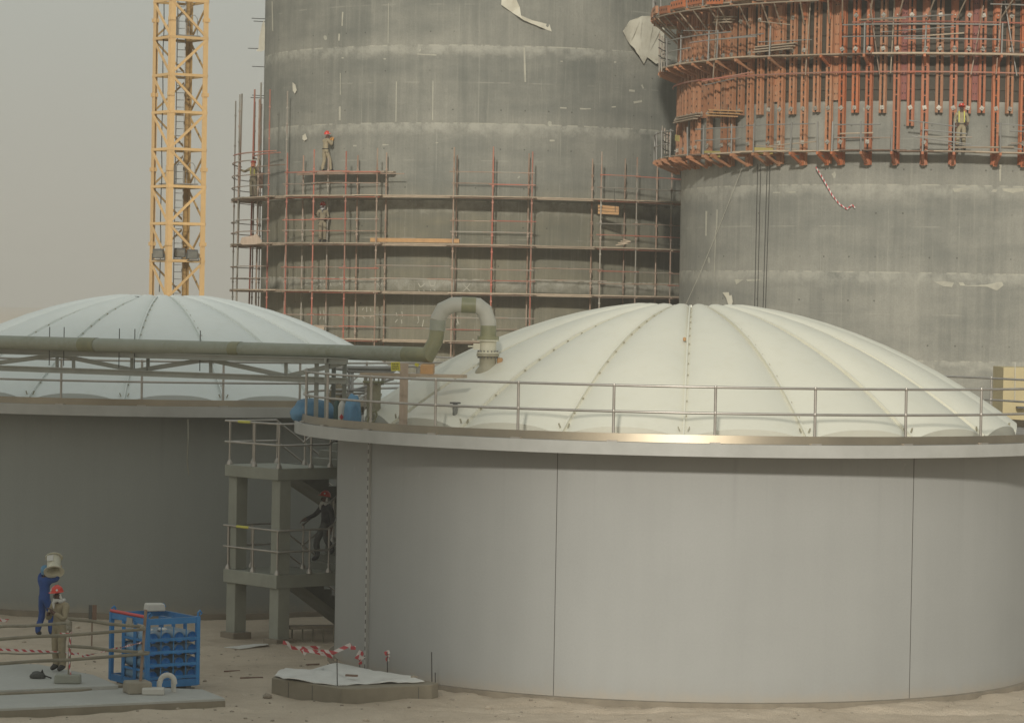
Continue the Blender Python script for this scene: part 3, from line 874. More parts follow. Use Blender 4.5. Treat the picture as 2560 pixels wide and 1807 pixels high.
sc_tow = scaffold('scaffold bay with tall grey standards at the left silo edge against the sky', aT, 17.7, guard(4, ('greytube', 'rust', 'greytube')), ['greytube', 'greytube', 'greytube', 'redtube'])
for px, py, r, key in ((605, 235, RO, 'greytube'), (637, 224, RI, 'redtube'), (653, 207, RI, 'greytube')):
    p = at(px, py, 141.5 if px < 610 else 143.0)
    q = at(px - 14, 760, 141.5 if px < 610 else 143.0)
    b = MB().tube(q, p, 0.04, 8)
    b.build('standard', M[key], sc_tow)
MB().path(arc(RO + .03, R(-80), R(-52), 14.95), 0.032, 6).build('ledger', M['redtube'], sc_tow)
MB().path(arc(RO + .03, R(-100), R(-60), 14.6), 0.03, 6).build('ledger', M['greytube'], sc_tow)
MB().path(arc(RI, R(-95), R(-58), 14.95), 0.03, 6).build('ledger', M['redtube'], sc_tow)
MB().path(arc(RI, R(-100), R(-55), 14.4), 0.03, 6).build('ledger', M['rust'], sc_tow)
# planks that bridge from bay to bay
for (a0, a1, gname) in ((aT[-1], aL[0], 'left edge bay and left bay'), (aL[-1], aM[0], 'left bay and centre bay'), (aM[-1], aR[0], 'centre bay and right bay')):
    for k, z in enumerate(DECKZ):
        b = MB()
        for j in range(3):
            b.ring(RI - .25 + .33 * j, RI + .05 + .33 * j, z - .05, z + .01 * random.random(), a0 - .02 - .01 * j, a1 + .03, 8, SMC)
        b.path(arc(RO - .2, a0 - .03, a1 + .03, z - .09), 0.03, 6)
        o = b.build('scaffold_plank', M['wood'], origin=pol(SMC, RI, (a0 + a1) / 2, z))
        tag(o, ('topmost', 'second from top', 'third from top', 'lowest')[k] + ' plank run between ' + gname + ' of scaffold', 'plank', 'planks bridging the scaffold bays')
for z, px0, px1, key in ((7.35 + 2.06, 943, 1135, 'greytube'), (7.9 + 2.06, 943, 1135, 'greytube'), (7.3, 943, 1135, 'greytube'), (7.85, 943, 1135, 'greytube'), (9.95, 1331, 1510, 'rust'), (9.45, 1331, 1520, 'greytube')):
    MB().path(arc(RO + .05, dang(px0), dang(px1), z), 0.026, 6).build('ledger', M[key], sc_mid)
# new timber beam laid on the second lift, loose boards and heaps
a0, a1 = dang(925), dang(1150)
tag(MB().ring(RO - .35, RO - .12, 10.96, 11.13, a0, a1, 8, SMC).build('timber_beam', M['wood_new'], origin=pol(SMC, RO, a0, 11)), 'long fresh timber lying on the scaffold planks left of the centre bay', 'timber')
p = cyl(1521, 527, SMC, RO + .1)
b = MB()
for j in range(3):
    b.box(p + V((0, .06 * j, -0.10 + .13 * j)), (0.9, 0.05, 0.11), Matrix.Rotation(R(2 + j), 3, 'Y'))
bc = b.build('board_bundle', M['wood_new'], origin=p)
MB().tube(p + V((-.3, 0, -.05)), p + V((-.3, .1, .95)), 0.012, 5).build('sling', M['cable'], bc)
MB().tube(p + V((.3, 0, -.05)), p + V((.25, .1, .95)), 0.012, 5).build('sling', M['cable'], bc)
tag(bc, 'bundle of reddish boards slung under the scaffold deck right of centre', 'boards')
cloth('folded_sheet', [at(x, y, 133.8) for x, y in ((600, 608), (604, 594), (632, 589), (642, 584), (656, 604), (640, 611), (606, 612))], (0, -1, 0), .05, M['pale_timber'], 'folded pinkish sheet lying on the scaffold deck at the left edge', 'sheet', 3.0)
for px, py, w, h, lab in ((1558, 612, .55, .2, 'low heap of brown boards on the scaffold near the right bay'), (770, 838, 1.4, .45, 'pale sheet of board leaning on the scaffold just above the left dome')):
    p = cyl(px, py, SMC, RO - .2)
    b = MB()
    if w > 1:
        b.box(p + V((0, 0, h / 2)), (w, .03, h), Matrix.Rotation(R(-14), 3, 'X'))
        b.box(p + V((.5, -.1, .02)), (1.6, .4, .05), Matrix.Rotation(R(3), 3, 'Y'))
    else:
        for j in range(4):
            b.box(p + V((0.05 * j, 0, .03 + .05 * j)), (w * (1.2 - .2 * j), .3, .04), Matrix.Rotation(R(8 * j - 10), 3, 'Y'))
    tag(b.build('loose_board', M['wood'], origin=p), lab, 'boards')

# ================================================================== FORMWORK ON THE RIGHT SILO
def fp(r, a, z): return pol(SRC, r, a, z)
PN = R(14.4)
LEN = {'s': 15.97, 'l': 14.0}
words = ['first', 'second', 'third', 'fourth', 'fifth', 'sixth', 'seventh', 'eighth', 'ninth', 'tenth']
waler_angles_long = []
for k in range(-7, 2):
    a0, a1 = k * PN, (k + 1) * PN
    am = (a0 + a1) / 2
    f = thing('formwork_panel', fp(RS, am, 16), 'tall orange formwork panel with vertical steel channels, %s from left round the right silo' % words[k + 7], 'formwork', 'orange formwork panels on the right silo')
    MB().ring(RS + .02, RS + .06, 16.44, 22.0, a0 + .004, a1 - .004, 8, SRC).build('plywood_sheet', M['plywood'], f)
    for z in (16.9, 17.95, 19.0, 20.0, 21.2):
        MB().ring(RS + .063, RS + .12, z - .05, z + .05, a0 + .006, a1 - .006, 8, SRC).build('timber_rail', M['plywood'], f)
    tone = 'orange_dusty_lit' if k < -2 else 'orange'  # left panels paler: the light there is put in by steel colour
    for j, fr in enumerate((.1, .3, .5, .7, .9)):
        a = a0 + PN * fr
        kind = ('s', 'l', 's', 'l', 's')[j]
        if k < -1:
            kind = ('l', 's', 'l', 's', 'l')[j]
        z0 = LEN[kind] + random.uniform(-.04, .04)
        if kind == 's' and random.random() < .22: z0 -= .5
        Mx = Matrix.Rotation(a, 3, 'Z')
        b = MB()
        rm = RS + .19
        for sx in (-1, 1):
            b.box(fp(rm, a, (z0 + 21.9) / 2) + Mx @ V((sx * .082, 0, 0)), (.092, .13, 21.9 - z0), Mx)
            b.box(fp(rm - .068, a, (z0 + 21.9) / 2) + Mx @ V((sx * .138, 0, 0)), (.02, .02, 21.9 - z0), Mx)
        z = z0 + .15
        while z < 21.8:
            b.box(fp(rm, a, z), (.07, .10, .05), Mx)
            z += .62
        b.box(fp(rm - .045, a, (z0 + 21.9) / 2), (.07, .02, 21.9 - z0), Mx, 1)  # dark strip painting the shade inside the channel slot
        z = z0 + .2
        while z < 21.8:
            c_ = fp(rm + .0665, a, z)
            b.add([c_ + Mx @ V((.044 * math.cos(q * math.pi / 3), -.001, .044 * math.sin(q * math.pi / 3))) for q in range(6)], [list(range(6))], 1)
            z += .29
        w = b.build('waler', [M[tone if random.random() < .7 else 'orange_dusty_lit'], M['hole']], f)
        for z in (19.67, 18.4, 16.15) + ((14.85,) if kind == 'l' else ()):
            if random.random() < .82:
                pm = MB().box(fp(rm + .085, a, z), (.15, .035, .15), Mx @ Matrix.Rotation(R(random.uniform(-30, 50)), 3, 'Y'))
                pm.lathe([(.0, -.05), (.03, -.05), (.03, .05), (0, .05)], 6, fp(rm + .12, a, z), Mx @ Matrix.Rotation(R(90), 3, 'X'))
                pm.build('tie_plate', M['plate'], w)
        if kind == 'l':
            waler_angles_long.append((a, z0))
    Mx = Matrix.Rotation(a1, 3, 'Z')
    b = MB().box(fp(RS + .13, a1, 19.2), (.19, .03, 5.5), Mx)
    for sx in (-1, 1):
        b.box(fp(RS + .16, a1, 19.2) + Mx @ V((sx * .1, 0, 0)), (.02, .10, 5.5), Mx)
    for z in [16.7 + .38 * i for i in range(13)]:
        for sx in (-.05, .05):
            b.box(fp(RS + .148, a1, z) + Mx @ V((sx, 0, 0)), (.035, .02, .05), Mx, 1)
    b.build('joint_plate', [M['redplate'] if k > -3 else M['orange_dusty_lit'], M['hole']], f)

def work_platform(label, z, r_out, rails, post_h, brk_h, dens, beams=False):
    t = thing('work_platform', fp(RS + .6, 0, z), label, 'platform', 'work platforms round the right silo')
    AA0, AA1 = R(-112), R(26)
    a = AA0
    while a < AA1:
        L = R(random.uniform(6, 13))
        b = MB()
        dz = random.uniform(-.03, .03)
        k = int((r_out - .32) / .24)
        for j in range(k):
            ra = RS + .32 + j * .24
            b.ring(ra, ra + .22, z - .05 + dz, z + dz + random.uniform(-.01, .01), a - random.uniform(0, .02), a + L + random.uniform(.0, .03), 4, SRC)
        b.build('deck_board', M[random.choice(('wood', 'wood', 'wood_dark'))], t)
        a += L
    idx = 0
    for a, zb in waler_angles_long:
        idx += 1
        if dens == 2 and idx % 2 == 0 and a > R(-45): continue
        Mx = Matrix.Rotation(a, 3, 'Z')
        b = MB()
        b.beam(fp(RS + .26, a, z - .12), fp(RS + r_out, a, z - .12), .09, .11)
        if not beams: b.beam(fp(RS + .27, a, z - brk_h), fp(RS + r_out - .12, a, z - .17), .08, .09)
        b.box(fp(RS + .285, a, z - .05 - brk_h / 2), (.16, .05, brk_h), Mx)
        if beams:
            MB().tube(fp(RS + .3, a, z - brk_h - .2), fp(RS + r_out - .1, a + .03, z - .14), .03, 6).build('strut', M['wood'], t)
        b.build('bracket', M['orange'] if a > R(-40) else M['orange_dusty_lit'], t)
        if random.random() < .72:
            ln = R(random.uniform(-1.2, 1.2))
            p = fp(RS + r_out - .05, a, z - .18)
            q = p + V((math.sin(ln) * post_h * 1.5, 0, post_h + .15))
            MB().tube(p, q, .032, 8).build('guard_post', M['galv'], t)
    for (za, a0, a1, key, rr, rd) in rails:
        n = max(2, int(abs(a1 - a0) / R(4)))
        MB().path([fp(RS + rr, a0 + (a1 - a0) * i / n, z + za) for i in range(n + 1)], rd, 6).build('guard_rail', M[key], t)
    if beams:
        for k in range(-8, 3):
            for h in range(2):
                a0, a1 = k * PN + PN / 2 * h + .012, k * PN + PN / 2 * (h + 1) - random.uniform(.012, .05)
                zj_, rj_ = random.uniform(.06, .2), random.uniform(-.03, .05)
                p, q = fp(RS + r_out + rj_, a0, z + zj_), fp(RS + r_out + rj_, a1, z + zj_ + random.uniform(-.05, .05))
                b = MB().beam(p, q, .12, .30)
                d = (q - p).normalized()
                nn = V((d.y, -d.x, 0))
                for i in range(5):
                    c_ = p.lerp(q, (i + .5) / 5) + nn * .0615
                    b.add([c_ + d * .055 * math.cos(u * math.pi / 3) + V((0, 0, .055 * math.sin(u * math.pi / 3))) for u in range(6)], [list(range(6))], 1)
                b.build('edge_beam', [M['orange'] if (k + h) % 3 else M['orange_dusty_lit'], M['hole']], t)
    return t
A = R
plat_low = work_platform('lowest timber platform on orange brackets under the formwork, where a worker stands', 14.5, 1.2,
    [(.5, A(-95), A(-76), 'galv', 1.15, .028), (1.0, A(-97), A(-72), 'galv', 1.15, .028), (.95, A(-62), A(-47), 'galv', 1.15, .028), (.5, A(-62), A(-48), 'galv', 1.15, .028), (1.0, A(-47), A(-31), 'galv', 1.1, .025), (.95, A(-27), A(-18), 'galv', 1.15, .028), (.45, A(-27), A(-16), 'greytube', 1.15, .028), (.5, A(-11), A(-1), 'greytube', 1.15, .026), (.75, A(6.0), A(11.5), 'galv', 1.2, .028), (.3, A(6.2), A(11.5), 'rust', 1.2, .02), (.75, A(11), A(22), 'rust', 1.0, .025)], 1.1, .5, 1)
MB().tube(fp(RS + 1.15, A(-12), 15.0), fp(RS + 1.15, A(-1.2), 14.72), .028, 6).build('guard_rail', M['galv'], plat_low)
MB().tube(fp(RS + 1.15, A(-10), 15.25), fp(RS + 1.15, A(-2), 15.12), .028, 6).build('guard_rail', M['galv'], plat_low)
MB().tube(fp(RS + 1.05, A(-5), 14.6), fp(RS + 1.05, A(7), 14.66), .04, 6).build('guard_rail', M['wood'], plat_low)
for k, (x0, x1, y0, y1) in enumerate(((1688, 1698, 340, 352), (1758, 1800, 376, 392), (1885, 1932, 366, 384))):
    p, q = cyl(x0, y1, SRC, RS + .9), cyl(x1, y1 + 2, SRC, RS + .9)
    MB().beam(p + V((0, 0, .12)), q + V((0, 0, .12)), .03, .24).build('toe_board', M['yellow_ply'], plat_low)
plat_mid = work_platform('middle timber platform with grey guard posts across the orange formwork', 18.2, 1.05,
    [(.55, A(-95), A(-66), 'galv', 1.0, .028), (1.0, A(-80), A(-52), 'galv', 1.0, .03), (.75, A(-66), A(-45), 'galv', 1.0, .028), (.6, A(-26), A(-10), 'galv', 1.0, .028), (1.05, A(-26), A(-6), 'galv', 1.0, .03), (1.05, A(-13), A(4), 'galv', 1.05, .028), (.5, A(-14), A(4), 'galv', 1.05, .028), (.4, A(8), A(14), 'rust', 1.0, .025), (1.2, A(-25), A(24), 'redtube', .42, .03), (-.7, A(-96), A(-20), 'redtube', .42, .034), (-.7, A(-26), A(24), 'redtube', .42, .03), (-.05, A(-20), A(24), 'wood', 1.02, .04)], 1.15, .42, 2)
plat_top = work_platform('upper timber platform with a holed orange edge beam at the top of the formwork', 20.35, 1.35,
    [(.8, A(-100), A(-62), 'galv', 1.3, .03), (1.1, A(-100), A(-50), 'galv', 1.3, .03), (-.18, A(-80), A(-30), 'wood', 1.42, .03), (-.32, A(2), A(24), 'galv', 1.0, .03)], 1.1, .75, 1, beams=True)
random.seed(77)
for i in range(22):
    a_ = A(random.uniform(-70, 22))
    z_ = random.choice((14.8, 15.2, 15.6, 17.3, 18.7, 19.0, 19.5)) + random.uniform(-.1, .1)
    L_ = random.uniform(1.2, 3.2) / 11.4
    r_ = RS + random.uniform(.5, 1.1)
    dz_ = random.uniform(-.22, .22)
    MB().tube(fp(r_, a_, z_), fp(r_, a_ + L_, z_ + dz_), random.choice((.02, .026)), 6).build('loose_tube', M[random.choice(('galv', 'galv', 'rust', 'redtube', 'wood'))], plat_low if z_ < 16 else plat_mid)
for i in range(9):
    a_ = A(random.uniform(-60, 20))
    MB().tube(fp(RS + random.uniform(.5, 1), a_, 17.4), fp(RS + random.uniform(.5, 1), a_ + random.uniform(-.05, .05), 19.6 + random.uniform(0, .8)), .024, 6).build('loose_prop', M[random.choice(('galv', 'wood', 'rust'))], plat_mid)
# loose boards on the walers
for (x0, y0, x1, y1, lab, key) in ((1688, 304, 1745, 293, 'grey boards tucked under the left end of the formwork channels', 'wood'), (1770, 285, 1846, 288, 'fresh yellow boards lying across the formwork channels above the lowest platform', 'wood_new'), (1885, 128, 1985, 118, 'pale boards stacked on the middle platform of the right silo', 'wood'), (1787, 53, 1832, 52, 'short grey boards wedged under the upper platform of the right silo', 'wood')):
    p, q = cyl(x0, y0, SRC, RS + .5), cyl(x1, y1, SRC, RS + .5)
    b = MB()
    for j in range(3):
        b.beam(p + V((.05 * j, .05 * j, .11 * j - .06)), q + V((.1 * j - .1, .04 * j, .11 * j - .06)), .2, .05)
    tag(b.build('loose_board', M[key], origin=p), lab, 'boards')
# small scaffold cages hanging on the left tip
for i, (x, y0, y1, D, lab) in enumerate(((1648, 85, 180, 127.2, 'cluster of dark props and clamps at the left tip of the middle platform'), (1655, 315, 385, 127.5, 'cluster of dark props and clamps at the left tip of the lowest platform'))):
    t = thing('prop_cluster', at(x, y1, D), lab, 'props')
    for j in range(4):
        MB().tube(at(x + 6 * j, y1, D), at(x + 6 * j + 1, y0 + 6 * j, D + .3 * j), .03, 6).build('prop', M['greytube'], t)
    for j in range(3):
        MB().path([at(x - 2, y0 + 14 + 20 * j, D - .05), at(x + 10, y0 + 22 + 20 * j, D), at(x + 28, y0 + 26 + 20 * j, D + .2)], .022, 5).build('clamp_bar', M['cable'], t)

# ================================================================== STORAGE TANKS WITH PETAL DOMES
TW, TZ = 8.25, 5.58
def dome_z(r): return TZ + 0.02 + 2.82 * (1 - (r / 7.65) ** 2)
def bulge(r):
    k = min(max((r - 0.85) / 0.32, 0), 1)
    return (0.125 + 0.12 * (r / 7.65) ** 1.3) * k * k * (3 - 2 * k)
def petal_pt(r, a, t):
    return pol(TRC, r, a + t * R(10), dome_z(r) + bulge(r) * (1 - abs(t) ** 2.5))
def build_tank():
    t = thing('storage_tank', V((TRC[0], TRC[1], 0)), 'large grey tank on the right with a cream white petal dome and railed walkway', 'tank')
    n = 192
    vs, fs = [], []
    for z in (-0.3, 1.0, 2.5, 4.0, 5.5):
        vs += [pol(TRC, TW, 2 * math.pi * i / n, z) for i in range(n)]
    for k in range(4):
        fs += [[k * n + i, k * n + (i + 1) % n, (k + 1) * n + (i + 1) % n, (k + 1) * n + i] for i in range(n)]
    MB().add(vs, fs).build('wall', M['wall_grey'], t, smooth=60, fix=True)
    MB().ring(TW - .3, TW + .16, -.4, 0.14, n=n, c=TRC).build('foundation_ring', M['plinth'], t, smooth=40)
    for a in (-22.7, 32.5, 92, 152, -87, -147):
        MB().box(pol(TRC, TW, R(a), 2.75), (.014, .012, 5.5), Matrix.Rotation(R(a), 3, 'Z')).build('panel_joint', M['seam'], t)
    a = R(-62.3)
    b = MB().box(pol(TRC, TW + .03, a, 2.75), (.09, .06, 5.3), Matrix.Rotation(a, 3, 'Z'))
    for i in range(26):
        b.box(pol(TRC, TW + .063, a, .25 + .2 * i), (.03, .01, .09), Matrix.Rotation(a, 3, 'Z'), 1)
    b.build('cable_tray', [M['fascia'], M['seam']], t)
    dk = MB().ring(7.5, 9.2, TZ - .09, TZ, n=n, c=TRC).build('walkway_deck', M['deck'], t, smooth=40)
    b = MB()
    prof = [(9.2, TZ - .25), (9.27, TZ - .25), (9.27, TZ + .015), (9.2, TZ + .015)]
    vs, fs = [], []
    for i in range(n):
        for r, z in prof:
            vs.append(pol(TRC, r, 2 * math.pi * i / n, z))
        for j in range(4):
            fs.append([i * 4 + j, ((i + 1) % n) * 4 + j, ((i + 1) % n) * 4 + (j + 1) % 4, i * 4 + (j + 1) % 4])
    b.add(vs, fs).build('rim_fascia', M['fascia'], t, smooth=40)
    MB().ring(TW + .01, 9.19, TZ - .2, TZ - .1, n=n, c=TRC).build('soffit', M['deck'], t, smooth=40)
    vs, fs = [], []
    for i in range(n):
        for r, z in ((9.104, TZ + .02), (9.116, TZ + .02), (9.090, TZ + .19), (9.078, TZ + .19)):  # plate leaned inward so that it catches the sun as a glint
            vs.append(pol(TRC, r, 2 * math.pi * i / n, z))
        for j in range(4):
            fs.append([i * 4 + j, ((i + 1) % n) * 4 + j, ((i + 1) % n) * 4 + (j + 1) % 4, i * 4 + (j + 1) % 4])
    b = MB().add(vs, fs)
    b.build('kick_plate', M['kick'], t, smooth=40)
    np_ = 27
    for i in range(np_):
        a = R(0.2) + 2 * math.pi * i / np_
        b = MB().tube(pol(TRC, 9.06, a, TZ + .02), pol(TRC, 9.06, a, TZ + 1.20), .030, 8)
        b.lathe([(0, .0), (.033, 0), (.04, .03), (.033, .06), (0, .07)], 8, pol(TRC, 9.06, a, TZ + 1.15))
        b.lathe([(0, .0), (.033, 0), (.04, .03), (.033, .06), (0, .07)], 8, pol(TRC, 9.06, a, TZ + .61))
        b.box(pol(TRC, 9.14, a, TZ + .03), (.22, .10, .03), Matrix.Rotation(a, 3, 'Z'))
        b.build('rail_post', M['steel'], t, smooth=50)
    for z in (.64, 1.18):
        MB().path([pol(TRC, 9.06, 2 * math.pi * i / 160, TZ + z) for i in range(160)], .027, 8, closed=True).build('guard_rail', M['steel'], t, smooth=60)
    rs = [.86, .92, 1.0, 1.1, 1.22, 1.5, 2, 2.6, 3.2, 3.9, 4.6, 5.2, 5.8, 6.3, 6.8, 7.2, 7.45, 7.65]
    ts = [-1 + 2 * i / 12 for i in range(13)]
    for k in range(18):
        am = R(-4 + 10 + 20 * k)
        vs = [petal_pt(r, am, u) for r in rs for u in ts]
        nt_ = len(ts)
        fs = [[i * nt_ + j, i * nt_ + j + 1, (i + 1) * nt_ + j + 1, (i + 1) * nt_ + j] for i in range(len(rs) - 1) for j in range(nt_ - 1)]
        b = MB().add(vs, fs)
        cap = [petal_pt(7.65, am, u) for u in ts]
        bot = [pol(TRC, 7.60, am + u * R(10), TZ - .02) for u in ts]
        b.add(cap + bot, [[i, i + 1, nt_ + i + 1, nt_ + i] for i in range(nt_ - 1)])
        p = b.build('roof_petal', M['roof'], t, smooth=50)
        av = am + R(10)
        b = MB()
        rr = [1.0, 1.6, 2.4, 3.2, 4, 4.8, 5.6, 6.4, 7.1, 7.62]
        for r1, r2 in zip(rr[:-1], rr[1:]):
            b.beam(pol(TRC, r1, av, dome_z(r1) + .03), pol(TRC, r2, av, dome_z(r2) + .03), .035, .11)
        for i in range(13):
            r = 1.5 + .46 * i
            b.box(pol(TRC, r, av + .042 / r, dome_z(r) + .045), (.028, .03, .03), Matrix.Rotation(av, 3, 'Z'), 1)
        fl = b.build('joint_flange', [M['roof'], M['nozzle']], p)
        for sx in (-1, 1):
            c_ = pol(TRC, 7.5, av + sx * .014, dome_z(7.5) + .12)
            MB().box(c_, (.025, .03, .10), Matrix.Rotation(av, 3, 'Z') @ Matrix.Rotation(sx * .4, 3, 'Y')).build('end_clip', M['nozzle'], p)
    b = MB().lathe([(0, dome_z(.9) - .05), (.95, dome_z(.9) - .05), (1.05, dome_z(1.0) - .12)], 36, V((TRC[0], TRC[1], 0)))
    b.build('crown_plate', M['roof'], t, smooth=40)
    return t
tank_r = build_tank()
tank_l = dup(tank_r)
tank_l.location = (TLC[0], TLC[1], 0)
tank_l.rotation_euler = (0, 0, R(3.2))
tank_l['label'] = 'dark grey tank on the left with a pale bluish petal dome, yellow crane behind it'
for ch in list(tank_l.children):
    if ch.name.startswith('panel_joint') or ch.name.startswith('cable_tray'):
        bpy.data.objects.remove(ch)
        continue
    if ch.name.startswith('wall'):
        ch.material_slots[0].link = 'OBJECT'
        ch.material_slots[0].material = M['wall_shaded']
    if ch.name.startswith('roof_petal'):
        for o in [ch] + [k for k in ch.children if k.name.startswith('joint_flange')]:
            o.material_slots[0].link = 'OBJECT'
            o.material_slots[0].material = M['roof_left']

_p = cyl(470, 1048, TLC, 9.29)
tag(MB().path([_p, _p + V((.01, 0, -.5)), _p + V((-.06, .5, -1.1)), _p + V((-.05, .9, -1.5))], .012, 5).build('hanging_wire', M['plaster'], origin=_p), 'thin pale wire dangling from the rim of the left tank', 'wire')
# ================================================================== BIG PIPE, VALVE, TRUSS
GD = 69.6
pl = thing('pipeline', at(1074, 887, GD), 'long grey green pipe crossing above both tanks and bending over into the valve', 'pipe')
pr = .172
Lp, Hp = at(-120, 851.5, 80.3), at(1074, 887, GD)
def cut(p, q, a, b): return p.lerp(q, a), p.lerp(q, b)
prev = 0.0
for i, (a, b_) in enumerate(((0, .30), (.30, .335), (.335, .62), (.62, .64), (.64, .955))):
    p, q = cut(Lp, Hp, a, b_)
    MB().path([p, q], pr if i % 2 == 0 else pr + .008, 28, caps=False).build('straight_run' if i % 2 == 0 else 'wrapped_joint', M['pipe'] if i % 2 == 0 else M['pipe_olive'], pl, smooth=40)
pts = [Lp.lerp(Hp, .955), at(1070, 887, GD), at(1089, 851, GD), at(1093, 826, GD)]
MB().path(pts, pr, 24, caps=False).build('lower_elbow', M['pipe_olive'], pl, smooth=25)
MB().path([at(1093, 826, GD), at(1095, 800, GD)], pr + .006, 28, caps=False).build('riser_joint', M['pipe'], pl, smooth=40)
MB().path([at(1095, 800, GD), at(1096, 796, GD), at(1108, 774, GD), at(1133, 762, GD), at(1156, 762, GD)], pr + .002, 24, caps=False).build('gooseneck_elbow', M['pipe_pale'], pl, smooth=25)
MB().path([at(1154, 762, GD), at(1190, 763.5, GD)], pr + .010, 28, caps=False).build('wrapped_joint', M['pipe_olive'], pl, smooth=40)
MB().path([at(1188, 763.5, GD), at(1194, 764, GD), at(1212, 778, GD), at(1221, 806, GD), at(1221, 816, GD)], pr + .002, 24, caps=False).build('gooseneck_elbow', M['pipe_pale'], pl, smooth=25)
MB().path([at(1221, 814, GD), at(1220.5, 842, GD)], pr + .008, 28, caps=False).build('riser_joint', M['pipe_olive'], pl, smooth=40)
for px in (153, 192, 338, 378, 543):
    k = (px + 120) / 1194.0
    p = Lp.lerp(Hp, k)
    MB().tube(p + V((0, -.02, -.55)), p + V((0, -.02, .42)), .012, 5).build('hanger_rod', M['cable'], pl)
vb = at(1220, 870, GD)
vz = [at(1220, y, GD).z for y in (840, 849, 853, 880, 884, 892, 922)]
vt = thing('damper_valve', V((vb.x, GD, vz[5])), 'cream flanged valve between the bent pipe and the right dome', 'valve')
c0 = V((vb.x, GD, 0))
def flange(z0, z1, r, m, parent, n=32):
    MB().lathe([(.02, z0), (r, z0), (r, z1), (.02, z1)], n, c0).build('flange', m, parent, smooth=30)
flange(vz[1], vz[0], .245, M['pipe_olive'], vt)
flange(vz[2], vz[1] - .004, .245, M['valve'], vt)
bd = MB().lathe([(.18, vz[3]), (.185, vz[3] + .1), (.185, vz[2] - .05), (.19, vz[2])], 32, c0).build('valve_body', M['valve'], vt, smooth=40)
flange(vz[4], vz[3], .25, M['valve'], vt)
flange(vz[5] + .01, vz[4] - .004, .255, M['nozzle'], vt)
b = MB()
for k in range(16):
    a = 2 * math.pi * k / 16
    b.tube(c0 + V((.22 * math.cos(a), .22 * math.sin(a), vz[3] + .035)), c0 + V((.22 * math.cos(a), .22 * math.sin(a), vz[5] - .03)), .014, 6)
b.build('bolt_ring', M['bolt'], vt)
b = MB().box(V((vb.x - .25, GD - .03, (vz[2] + vz[3]) / 2 - .0)), (.16, .14, .14))
b.tube(V((vb.x - .45, GD - .05, (vz[2] + vz[3]) / 2)), V((vb.x - .33, GD - .05, (vz[2] + vz[3]) / 2)), .022, 8)
b.build('gear_box', M['valve'], vt)
MB().lathe([(.19, vz[5] + .015), (.185, vz[5] - .15), (.20, vz[6] + .05), (.27, vz[6] - .04), (.36, vz[6] - .30)], 32, c0).build('roof_nozzle', M['nozzle'], vt, smooth=40)
MB().box(V((vb.x + .27, GD, vz[5] - .08)), (.13, .12, .13)).build('test_port', M['wood_new'], vt, bevel=.02)

TD0, TD1 = 79.6, 70.9
tp = lambda px, y0, y1: at(px, y0 + (y1 - y0) * px / 864.0, TD0 + (TD1 - TD0) * px / 864.0)
truss = thing('pipe_truss', tp(400, 878, 903), 'pale grey truss of channels carrying the pipe past the left tank', 'truss')
def chord(y0, y1): return tp(-90, y0, y1), tp(868, y0, y1)
up_, lo_ = chord(878, 903), chord(920, 952)
for (p, q), m in ((up_, M['frp']), (lo_, M['frp'])):
    b = MB().beam(p, q, .05, .13)
    b.beam(p + V((0, 0, .06)), q + V((0, 0, .06)), .15, .02)
    b.beam(p + V((0, 0, -.06)), q + V((0, 0, -.06)), .15, .02)
    b.build('chord', m, truss)
nodes = [(-45, 0), (144, 1), (341, 0), (520, 1), (717, 0), (860, 1)]
for (x0, t0), (x1, t1) in zip(nodes[:-1], nodes[1:]):
    p = tp(x0, 883, 908) if t0 else tp(x0, 914, 946)
    q = tp(x1, 883, 908) if t1 else tp(x1, 914, 946)
    MB().beam(p, q, .04, .11).build('diagonal', M['frp'], truss)
for x in (143, 184, 330, 370, 527, 715):
    MB().beam(tp(x, 880, 905), tp(x, 918, 950), .08, .08, up=(0, 1, 0)).build('strut', M['frp'] if x != 370 else M['frp_dark'], truss)
MB().box(tp(365, 868, 893) + V((0, 0, .02)), (.7, .3, .09)).build('timber_pad', M['wood_new'], truss)
for px, y0, y1, D, m in ((792, 905, 1050, 71.6, 'frp'), (818, 905, 1052, 71.3, 'frp'), (835, 903, 1046, 72.6, 'frp_dark'), (862, 903, 1046, 72.3, 'frp')):
    p = at(px, y0, D)
    q = V((p.x, p.y, TZ + .01))
    MB().beam(q, p, .10, .10, up=(0, 1, 0)).build('post', M[m], truss)
MB().beam(at(813, 951, 71.2), at(867, 951.5, 72.2), .06, .14).build('cross_beam', M['frp'], truss)
MB().beam(at(813, 902, 71.2), at(867, 902.5, 72.2), .06, .11).build('cross_beam', M['frp'], truss)

def onto_deck(px, r):
    """point of the right tank's walkway at radius r on this line of sight"""
    p = cyl(px, 1000, TRC, r)
    return V((p.x, p.y, TZ))
p = onto_deck(1009, 8.25)
q = at(1009, 908, p.y)
tag(MB().beam(p, V((p.x, p.y, q.z)), .18, .16, up=(0, 1, 0)).build('timber_post', M['pale_timber'], origin=p), 'pale timber post propping the pipe from the right tank walkway', 'post')
pb = at(1070, 922, 69.4)
tag(MB().box(V((pb.x, 69.0, 6.915)), (.28, 1.5, .22)).build('timber_block', M['wood_new'], origin=V((pb.x, 69.4, 6.8)), bevel=.01), 'orange brown timber block wedged under the pipe elbow', 'block')
tag(MB().beam(at(906, 935, 68.9), at(1162, 941, 67.9), .24, .07).build('plank', M['wood'], origin=at(1030, 938, 66.4)), 'long grey plank lying along the top rail below the pipe elbow', 'plank')
p = at(989, 916, 67.4)
sg = thing('notice_board', p, 'small yellow notice with black writing hanging under the pipe', 'sign')
MB().box(p, (.20, .015, .19), Matrix.Rotation(R(-4), 3, 'Y')).build('board', M['signyel'], sg)
b = MB()
random.seed(3)
